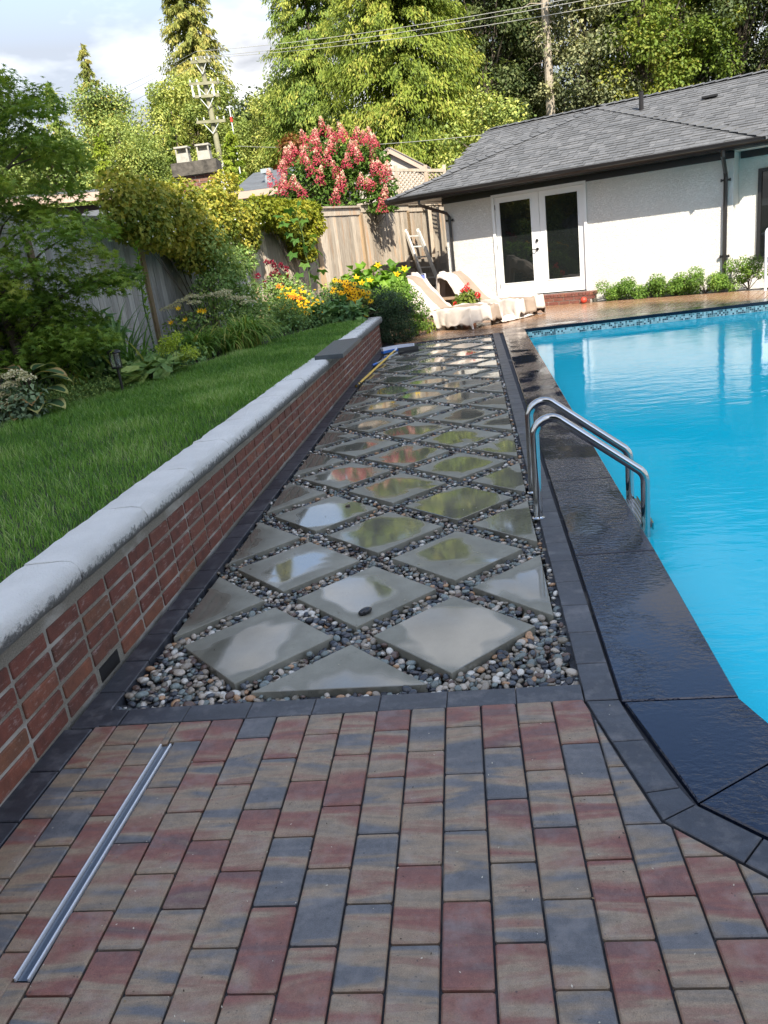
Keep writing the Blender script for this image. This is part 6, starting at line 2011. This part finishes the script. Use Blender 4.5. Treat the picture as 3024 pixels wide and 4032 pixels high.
# sedums with pale domed flower plates
def sedum(name, heads, base, label, rad=.07, mat_leaf='sage', nleaf=500):
    t = empty(name, base, label, 'sedum')
    for (x, y, z) in heads:
        n_ = 190; a = R.uniform(0, 6.28, n_); rr = np.sqrt(R.random(n_)) * rad * 1.25
        P = np.stack([x + rr * np.cos(a), y + rr * np.sin(a), z + .035 * (1 - (rr / rad / 1.25) ** 2) + R.normal(0, .004, n_)], 1)
        me = leaf_mesh('flower_head', P, unit(n_) + np.array([0, 0, .2]), np.array([0, 0, 1.]) + unit(n_) * .4, R.uniform(.014, .024, n_), R.uniform(.007, .011, n_), np.clip(R.normal(.5, .2, n_), 0, 1), M_sed, quad=True)
        meshobj('flower_head', me, t, kind='stuff')
    stemsto(heads, base, t, .005)
    hh = np.array(heads); cen = [(x, y, base[2] + (z - base[2]) * f_) for x, y, z in heads for f_ in (.35, .65)]
    P, D, Nm, k = clumps(cen, [.13] * len(cen), nleaf)
    meshobj('foliage', leaf_mesh('foliage', P, D, Nm, R.uniform(.04, .07, nleaf), R.uniform(.014, .024, nleaf), R.random(nleaf), LM[mat_leaf]), t)
    return t
sedum('stonecrop', [(-3.35,7.2,1.16),(-3.20,7.2,1.20),(-3.46,7.2,1.11),(-3.16,7.15,1.12),(-3.58,7.2,1.08)], (-3.3, 7.3, .46), 'pale flat-headed stonecrop behind the left daylily', .085, 'rose')
sedum('stonecrop', [(-3.04,7.7,1.18),(-2.92,7.7,1.15),(-2.78,7.7,1.10),(-2.66,7.7,1.08),(-3.18,7.7,1.17),(-2.88,7.6,1.20),(-2.58,7.65,1.02)], (-2.88, 7.8, .46), 'pale flat-headed stonecrop behind the right daylily', .10, 'rose')
sedum('stonecrop', [(-3.25,2.9,.87),(-3.17,2.9,.82),(-3.33,2.9,.78),(-3.42,2.9,.70),(-3.27,2.85,.67),(-3.38,2.85,.62),(-3.50,2.85,.55),(-3.44,3.0,.84),(-3.52,2.95,.70)], (-3.4, 2.98, .46), 'creamy stonecrop at the bottom left beside the variegated hosta', .065, 'sage', 700)

# shrub with white flecks beneath the vine
ds = bush('flowering_shrub', [(-3.2,8.44,1.85),(-3.25,9.3,1.55),(-3.2,8.47,1.38),(-3.2,9.7,1.6),(-3.2,8.0,1.20),(-3.1,9.0,1.15),(-3.0,8.6,1.0),(-3.0,9.5,1.0),(-2.9,9.1,.75),(-3.15,8.7,1.6),(-2.75,8.4,.75)], .32, 6500, .060, LM['rose'], 'dark green shrub flecked with white flowers beneath the vine', base=(-3.15, 8.9, .46), stems=16)
n_ = 130; P, D, Nm, k = clumps([(-3.05,8.4,1.1),(-3.0,8.2,.95),(-2.95,9.2,1.1),(-3.1,8.5,1.4)], [.36] * 4, n_, shell=.8)
meshobj('blossoms', leaf_mesh('blossoms', P, D, Nm, np.full(n_, .035), np.full(n_, .016), R.random(n_), M_white, quad=True), ds)

# bee balm
bb = bush('bee_balm', [(-2.85,10.5,1.15),(-2.75,10.5,.9),(-2.95,10.5,.8),(-2.7,10.4,1.1),(-2.85,10.3,.65)], .24, 1800, .062, LM['rose'], 'bee balm with dark red flower heads before the fence', 'flower', base=(-2.8, 10.5, .46))
bf = [(-2.97,10.50,1.54),(-2.85,10.50,1.47),(-2.79,10.50,1.29),(-2.69,10.50,1.14),(-3.16,10.50,1.34),(-2.64,10.50,1.39),(-2.73,10.50,1.46),(-2.83,10.50,1.38),(-2.88,10.50,1.52),(-2.9,10.45,1.33),(-2.75,10.45,1.2),(-3.05,10.4,1.2),(-2.65,10.5,1.27)]
for c_ in bf:
    n_ = 46; v = unit(n_); me = leaf_mesh('flower_head', np.array(c_) + v * .012, v, unit(n_), R.uniform(.035, .060, n_), np.full(n_, .010), R.random(n_), M_redf, quad=True)
    meshobj('flower_head', me, bb, kind='stuff')
stemsto(bf, (-2.8, 10.5, .46), bb)
petals('flower', [(-2.62, 9.7, 1.13), (-2.57, 9.72, 1.10), (-2.35, 9.6, .93), (-2.28, 9.6, .9), (-2.42, 9.6, .95)], M_org, bpy.data.objects['daylily.003'] if 'daylily.003' in bpy.data.objects else bb, 6, .065, .012, .7)

# yellow daisies
def daisy(name, cen, r_, nfl, label, L, w, box, base, leafm='rose', nl=1800):
    t = bush(name, cen, r_, nl, .05, LM[leafm], label, 'flower', base=base)
    pts = []
    for i in range(nfl):
        c_ = cen[i % len(cen)]; pts.append((c_[0] + R.normal(0, box[0]), c_[1] - r_ - R.uniform(0, .08), c_[2] + R.uniform(-box[1] * .7, box[1] * .8)))
    petals('flower', pts, M_yel, t, 9 if L > .05 else 7, L, w, -.05, M_brown if L > .05 else None)
    stemsto(pts, base, t, .002)
daisy('coneflower', [(-2.45,10.1,1.03),(-2.34,10.1,.98),(-2.55,10.1,.92),(-2.25,10.1,.82),(-2.21,10.0,.72),(-2.45,10.0,.68),(-2.65,10.0,.75),(-2.37,10.1,.75)], .19, 150, 'tall bush dotted with many small yellow daisies before the fence', .024, .008, (.13, .12), (-2.4, 10.15, .46))
daisy('black_eyed_susan', [(-1.68,10.0,1.04),(-1.56,10.0,.98),(-1.45,10.0,.93),(-1.36,10.0,.88),(-1.50,10.0,.84),(-1.26,10.0,.82)], .14, 42, 'black-eyed susans with large orange-yellow petals above the dark shrub', .054, .011, (.07, .16), (-1.5, 10.1, .46))
be = bush('bergenia', [(-1.75,9.35,.62),(-1.5,9.3,.60),(-1.32,9.3,.58),(-1.9,9.4,.60),(-1.6,9.5,.68)], .17, 300, .14, LM['deep'], 'broad dark green leaves at the end of the white wall coping', 'plant', base=(-1.6, 9.4, .46), wl=.42, up_=.8)
petals('flower', [(-1.28, 9.5, .68), (-1.33, 9.5, .55), (-1.22, 9.48, .54)], M_yel, be, 9, .045, .009, -.05, M_brown)
cm = bush('catmint', [(-1.99,10.40,.80),(-1.78,10.30,.78),(-1.49,10.30,.70),(-1.20,10.30,.72),(-.97,10.30,.68),(-1.95,10.30,.62),(-1.63,10.20,.58),(-1.37,10.20,.55),(-1.05,10.2,.5)], .22, 7500, .030, LM['deeper'], 'spreading grey-green catmint under the black-eyed susans', base=(-1.4, 10.3, .46), stems=14)
bush('dark_shrub', [(-.98,10.0,.78),(-.78,9.98,.66),(-.95,9.98,.42),(-.74,9.95,.36),(-.85,9.95,.14),(-.66,9.98,.18),(-.98,9.95,.6),(-.66,9.98,.52),(-.9,10.2,.4),(-1.05,9.9,.2)], .21, 11000, .028, LM['deeper'], 'dense dark small-leaved shrub at the far end of the brick wall', base=(-.85, 10.05, -.02), stems=12, ground=-.02)
bush('light_shrub', [(-.50,10.65,.60),(-.42,10.6,.42),(-.56,10.6,.28),(-.42,10.6,.22),(-.62,10.6,.14),(-.62,10.8,.75),(-.75,10.9,.85)], .16, 2600, .040, LM['box'], 'light yellow-green shrub between the dark shrub and the nearer lounger', base=(-.52, 10.65, -.02), stems=12)
sq = bush('squash_plant', [(-1.72,11.8,1.05),(-1.5,11.8,1.06),(-1.3,11.8,1.05),(-1.08,11.8,1.08),(-.92,11.8,.98),(-1.1,11.7,.9),(-1.4,11.6,.85),(-.9,11.5,.75),(-1.65,11.5,.8),(-1.0,11.2,.65)], .20, 420, .19, LM['squash'], 'big-leaved bright green squash plant behind the flowers before the fence', 'plant', base=(-1.3, 11.7, .4), wl=.46, up_=.9)
petals('flower', [(-1.18, 11.5, 1.22), (-.72, 11.6, 1.10), (-.85, 11.5, 1.02), (-1.6, 11.4, 1.05), (-1.5, 11.4, .95), (-1.35, 11.4, .97)], M_yel, sq, 5, .085, .022, 1.2)
bush('pepper_plant', [(-2.15, 11.0, .7), (-2.0, 11.2, .85), (-1.8, 11.3, .7)], .25, 900, .07, LM['box'], 'low leafy green plant left of the squash plant', 'plant', base=(-2.0, 11.1, .46))

# maple sapling with a few large leaves climbing before the vine
sp = empty('maple_sapling', (-2.62, 12.08, .46), 'thin maple sapling with large lobed leaves in front of the yellow vine', 'tree')
SLv = [(-2.88,11.43,2.29),(-2.80,11.64,1.94),(-2.62,12.08,2.46),(-2.53,12.31,2.33),(-2.59,12.16,2.16),(-2.46,12.48,1.90),(-2.73,11.81,1.81),(-2.50,12.38,1.72),(-2.62,12.09,1.67),(-2.41,12.62,1.58),(-2.79,11.65,1.58),(-2.47,12.46,1.40),(-2.65,12.01,1.37),(-2.75,11.76,1.21),(-2.42,12.59,1.23),(-2.54,12.28,1.13),(-2.47,12.47,.98),(-2.75,11.9,2.36),(-2.7,11.9,2.2),(-2.85,11.55,2.15),(-2.5,12.3,2.2)]
P = np.array(SLv); n_ = len(P); D = P - np.array([-2.62, 12.08, 0]); D[:, 2] = -.25; D += R.normal(0, .15, D.shape)
P = P - D / np.linalg.norm(D, axis=1, keepdims=True) * .08
place_leaves('leaves', BV, BF, P, D, np.array([.0, -.55, 1.]) + R.normal(0, .25, (n_, 3)), R.uniform(.13, .19, n_), R.uniform(.2, .9, n_), LM['maplebig'], sp)
mb = MB(); mb.tube([(-2.62,12.08,.46),(-2.60,12.14,1.45),(-2.61,12.10,1.92),(-2.65,12.0,2.4)], [.012, .010, .008, .005], 6, False)
for c_ in SLv: mb.tube([(-2.61, 12.1, c_[2] - .12), tuple(c_)], .003, 4, False)
mb.obj('trunk', M_stem, sp)

# lady's mantle, hosta, ground cover
RV = [(0, 0, 0)]; 
for k_ in range(16):
    a_ = 2 * math.pi * k_ / 16; r_ = 1 - .10 * (k_ % 2); RV.append((r_ * math.sin(a_), .5 + .5 * r_ * -math.cos(a_) * 1.0, .10 + .05 * math.cos(4 * a_)))
RV = np.array(RV); RV[0] = (0, .5, 0); RF = np.array([(0, i, i % 16 + 1) for i in range(1, 17)])
lmn = empty('ladys_mantle', (-2.98, 4.75, .46), 'round-leaved plant with lime green flower sprays right of the lamp', 'plant')
n_ = 190; P = np.stack([R.normal(-3.0, .20, n_), R.normal(4.75, .30, n_), R.uniform(.50, .68, n_)], 1); D = np.stack([R.normal(0, 1, n_), R.normal(-.3, 1, n_), R.uniform(-.1, .4, n_)], 1)
place_leaves('leaves', RV, RF, P, D, np.array([0, -.25, 1.]) + R.normal(0, .25, (n_, 3)), R.uniform(.07, .13, n_), R.uniform(.2, .9, n_), LM['rose'], lmn)
lf = [(-2.74,4.90,.85),(-2.70,4.90,.77),(-2.60,4.90,.87),(-2.52,4.90,.73),(-2.59,4.90,.66),(-2.45,4.90,.69),(-2.80,4.90,.76),(-2.66,4.9,.82)]
for c_ in lf:
    n_ = 170; v = unit(n_); me = leaf_mesh('flower_spray', np.array(c_) + v * R.uniform(.01, .065, n_)[:, None], v, unit(n_), R.uniform(.014, .024, n_), np.full(n_, .008), R.random(n_), M_lime, quad=True)
    meshobj('flower_spray', me, lmn, kind='stuff')
stemsto(lf, (-2.8, 4.8, .46), lmn)
# variegated hosta: broad ribbed leaves, cream margins as a second mesh strip
M_hostag = leafmat('hosta_green', [(0, (.045, .10, .045)), (1, (.09, .16, .07))], .45, .3, .3); M_hostac = leafmat('hosta_cream', [(0, (.38, .40, .12)), (.8, (.52, .48, .20)), (1, (.40, .24, .10))], .5, .3, .3)
hs_ = empty('variegated_hosta', (-3.28, 3.12, .46), 'hosta with big cream-edged green leaves at the lower left bed edge', 'plant')
hl = [(-3.10,3.05,.84,.8,.3),(-3.08,3.05,.70,1,-.1),(-3.20,3.0,.67,.3,-1),(-3.05,3.0,.59,1,-.4),(-3.28,2.95,.56,0,-1),(-3.36,3.1,.90,-.6,.2),(-3.47,3.1,.83,-1,0),(-3.15,3.15,.78,.9,.1),(-3.35,2.95,.65,-.4,-1),(-3.2,2.95,.6,.6,-.8),(-3.25,3.2,.88,.2,.8),(-3.5,3.1,.7,-1,-.3)]
for (x, y, z, ax_, ay_) in hl:
    bx, by, bz = -3.28 + (x + 3.28) * .25, 3.1 + (y - 3.1) * .3, z - .02
    d_ = Vector((x - bx + ax_ * .12, y - by + ay_ * .12, 0)); L_ = .27; d_.normalize(); sd2 = Vector((-d_.y, d_.x, 0))
    V, F, MI = [], [], []
    nu, prof_ = 9, (-1, -.66, -.32, 0, .32, .66, 1)
    for i in range(nu):
        t_ = i / (nu - 1); wv_ = .10 * math.sin(math.pi * min(1, t_ * .93 + .05)) ** .75 * (1.15 - .3 * t_)
        for pv in prof_:
            q = Vector((bx, by, bz)) + d_ * (.05 + L_ * t_) + sd2 * wv_ * pv + Vector((0, 0, .05 * math.sin(t_ * 2.2) - .08 * t_ ** 2 + .018 * abs(pv) + .004 * math.sin(pv * 9 + t_ * 8)))
            V.append(q)
    for i in range(nu - 1):
        for j in range(6): F.append((i * 7 + j, (i + 1) * 7 + j, (i + 1) * 7 + j + 1, i * 7 + j + 1)); MI.append(1 if j in (0, 5) or i == nu - 2 else 0)
    mb = MB(); mb.v = [tuple(q) for q in V]; mb.f = F; mb.m = MI; mb.t = [R.random()] * len(F); mb.obj('leaf', [M_hostag, M_hostac], hs_, smooth=True)
mb = MB()
for (x, y, z, ax_, ay_) in hl: mb.tube([(-3.28, 3.1, .46), (-3.28 + (x + 3.28) * .4, 3.1 + (y - 3.1) * .4, z - .02)], .005, 5, False)
mb.obj('stems', M_stem, hs_)
def ground_leaves(n, poly_pts, r_, h, leaf, mat, label):
    k = R.integers(0, len(poly_pts), n); pp = np.array(poly_pts)[k]
    P = np.stack([pp[:, 0] + R.normal(0, r_, n), pp[:, 1] + R.normal(0, r_ * 1.3, n), .47 + np.abs(R.normal(0, h, n))], 1)
    keep = ~in_poly(P[:, 0], P[:, 1], [(a + (-.03), b) for a, b in LAWN]); P = P[keep]; n = len(P)
    me = leaf_mesh('ground_cover', P, unit(n) + np.array([0, -.3, .1]), np.array([0, -.2, 1.]) + unit(n) * .5, leaf * R.uniform(.6, 1.3, n), leaf * .4 * R.uniform(.8, 1.2, n), np.clip(R.normal(.5, .25, n), 0, 1), mat)
    meshobj('ground_cover', me, label=label, cat='ground cover', kind='stuff')
ground_leaves(5500, [(-3.15, 3.75), (-3.3, 4.1), (-3.2, 3.5), (-3.5, 3.8), (-3.05, 4.1), (-3.6, 4.3)], .14, .07, .028, LM['rose'], 'small-leaved green ground cover round the garden lamp')
ground_leaves(9000, [(-3.6, 5.0), (-3.3, 5.6), (-3.5, 6.4), (-3.2, 7.3), (-2.9, 7.8), (-2.7, 8.4), (-2.5, 9.0), (-2.2, 9.5), (-1.9, 9.7), (-3.6, 7.5), (-3.4, 8.5), (-3.2, 9.5), (-3.0, 10.3), (-3.0, 5.6), (-4, 3.5), (-4.2, 2.9), (-3.8, 4.6)], .22, .09, .05, LM['deep'], 'dark low leaves filling the flower bed between the clumps')
bush('leafy_perennial', [(-3.9, 5.0, .85), (-3.75, 5.5, .95), (-3.6, 5.0, .8), (-3.95, 4.4, .9)], .26, 700, .15, LM['deep'], 'broad-leaved dark plant in the shade below the maple', 'plant', base=(-3.8, 5.0, .46), wl=.28)
bush('purple_perennial', [(-2.35, 8.9, .75), (-2.2, 9.1, .65), (-2.5, 9.2, .8), (-2.6, 9.7, .85)], .20, 1500, .045, LM['rose'], 'bushy green perennial between the right daylily and the daisies', 'plant', base=(-2.4, 9.2, .46))

# flower pot on the table between the loungers
pt = bush('flower_pot', [(.28, 12.1, .46), (.40, 12.1, .50), (.5, 12.15, .42), (.2, 12.15, .38), (.36, 12.1, .38)], .12, 1500, .05, LM['bright'], 'potted red geraniums and salvia between the two loungers', 'flower pot', base=(.36, 12.15, 0), stems=8)
mb = MB(); mb.lathe((.36, 12.15, 0), [(.0, 0), (.12, 0), (.17, .27), (.185, .27), (.185, .30), (.16, .30), (.15, .27), (0, .26)], 20); mb.obj('pot', simple('terracotta', (.30, .12, .07), .8), pt, smooth='auto')
for c_, r_ in (((.57, 12.05, .48), .05), ((.14, 12.05, .36), .04), ((.36, 12.05, .66), .03), ((.33, 12.05, .61), .035), ((.40, 12.05, .60), .04), ((.41, 12.05, .70), .022), ((.28, 12.05, .60), .03)):
    n_ = 60; v = unit(n_); meshobj('flower_head', leaf_mesh('flower_head', np.array(c_) + v * r_ * .6, v, unit(n_), np.full(n_, r_ * .8), np.full(n_, r_ * .3), R.random(n_), M_red2, quad=True), pt)
# small self-sown plant at the deck edge, left of the lounger
bush('small_weed', [(-.32, 10.9, .10), (-.28, 10.88, .16)], .07, 40, .11, LM['lime'], 'tiny yellow-green plant growing at the paving edge by the lounger', 'plant', base=(-.32, 10.9, -.02), stems=4, wl=.15)

# seeds, petals and grit blown over the terrace
n_ = 260
P = np.stack([R.uniform(-.8, 1.6, n_), R.uniform(-2.6, -.96, n_), np.full(n_, .0025)], 1)
P = P[~((P[:, 0] > .95) & (P[:, 1] > -1.6 - (P[:, 0] - .95) * .6))]
n_ = len(P); D = unit(n_) * np.array([1, 1, .05])
meshobj('litter', leaf_mesh('litter', P, D, np.array([0, 0, 1.]) + unit(n_) * .1, R.uniform(.002, .009, n_), R.uniform(.001, .0022, n_), R.random(n_), leafmat('litter', [(0, (.5, .45, .35)), (.5, (.65, .6, .5)), (.51, (.06, .035, .02)), (.8, (.04, .03, .03)), (1, (.3, .2, .1))], .8, .05), quad=True, bend=.02), label='scattered seeds, petals and crumbs on the brick pavers', cat='litter', kind='stuff')
n_ = 90
P = np.stack([R.uniform(-.8, .8, n_), R.uniform(-.8, 5, n_), np.full(n_, .004)], 1)
meshobj('litter', leaf_mesh('litter', P, unit(n_) * np.array([1, 1, .1]), np.array([0, 0, 1.]) + unit(n_) * .3, R.uniform(.004, .016, n_), R.uniform(.0015, .005, n_), R.random(n_), MATS['litter'], quad=True), label='few dry leaf scraps lying on the slabs and pebbles', cat='litter', kind='stuff')
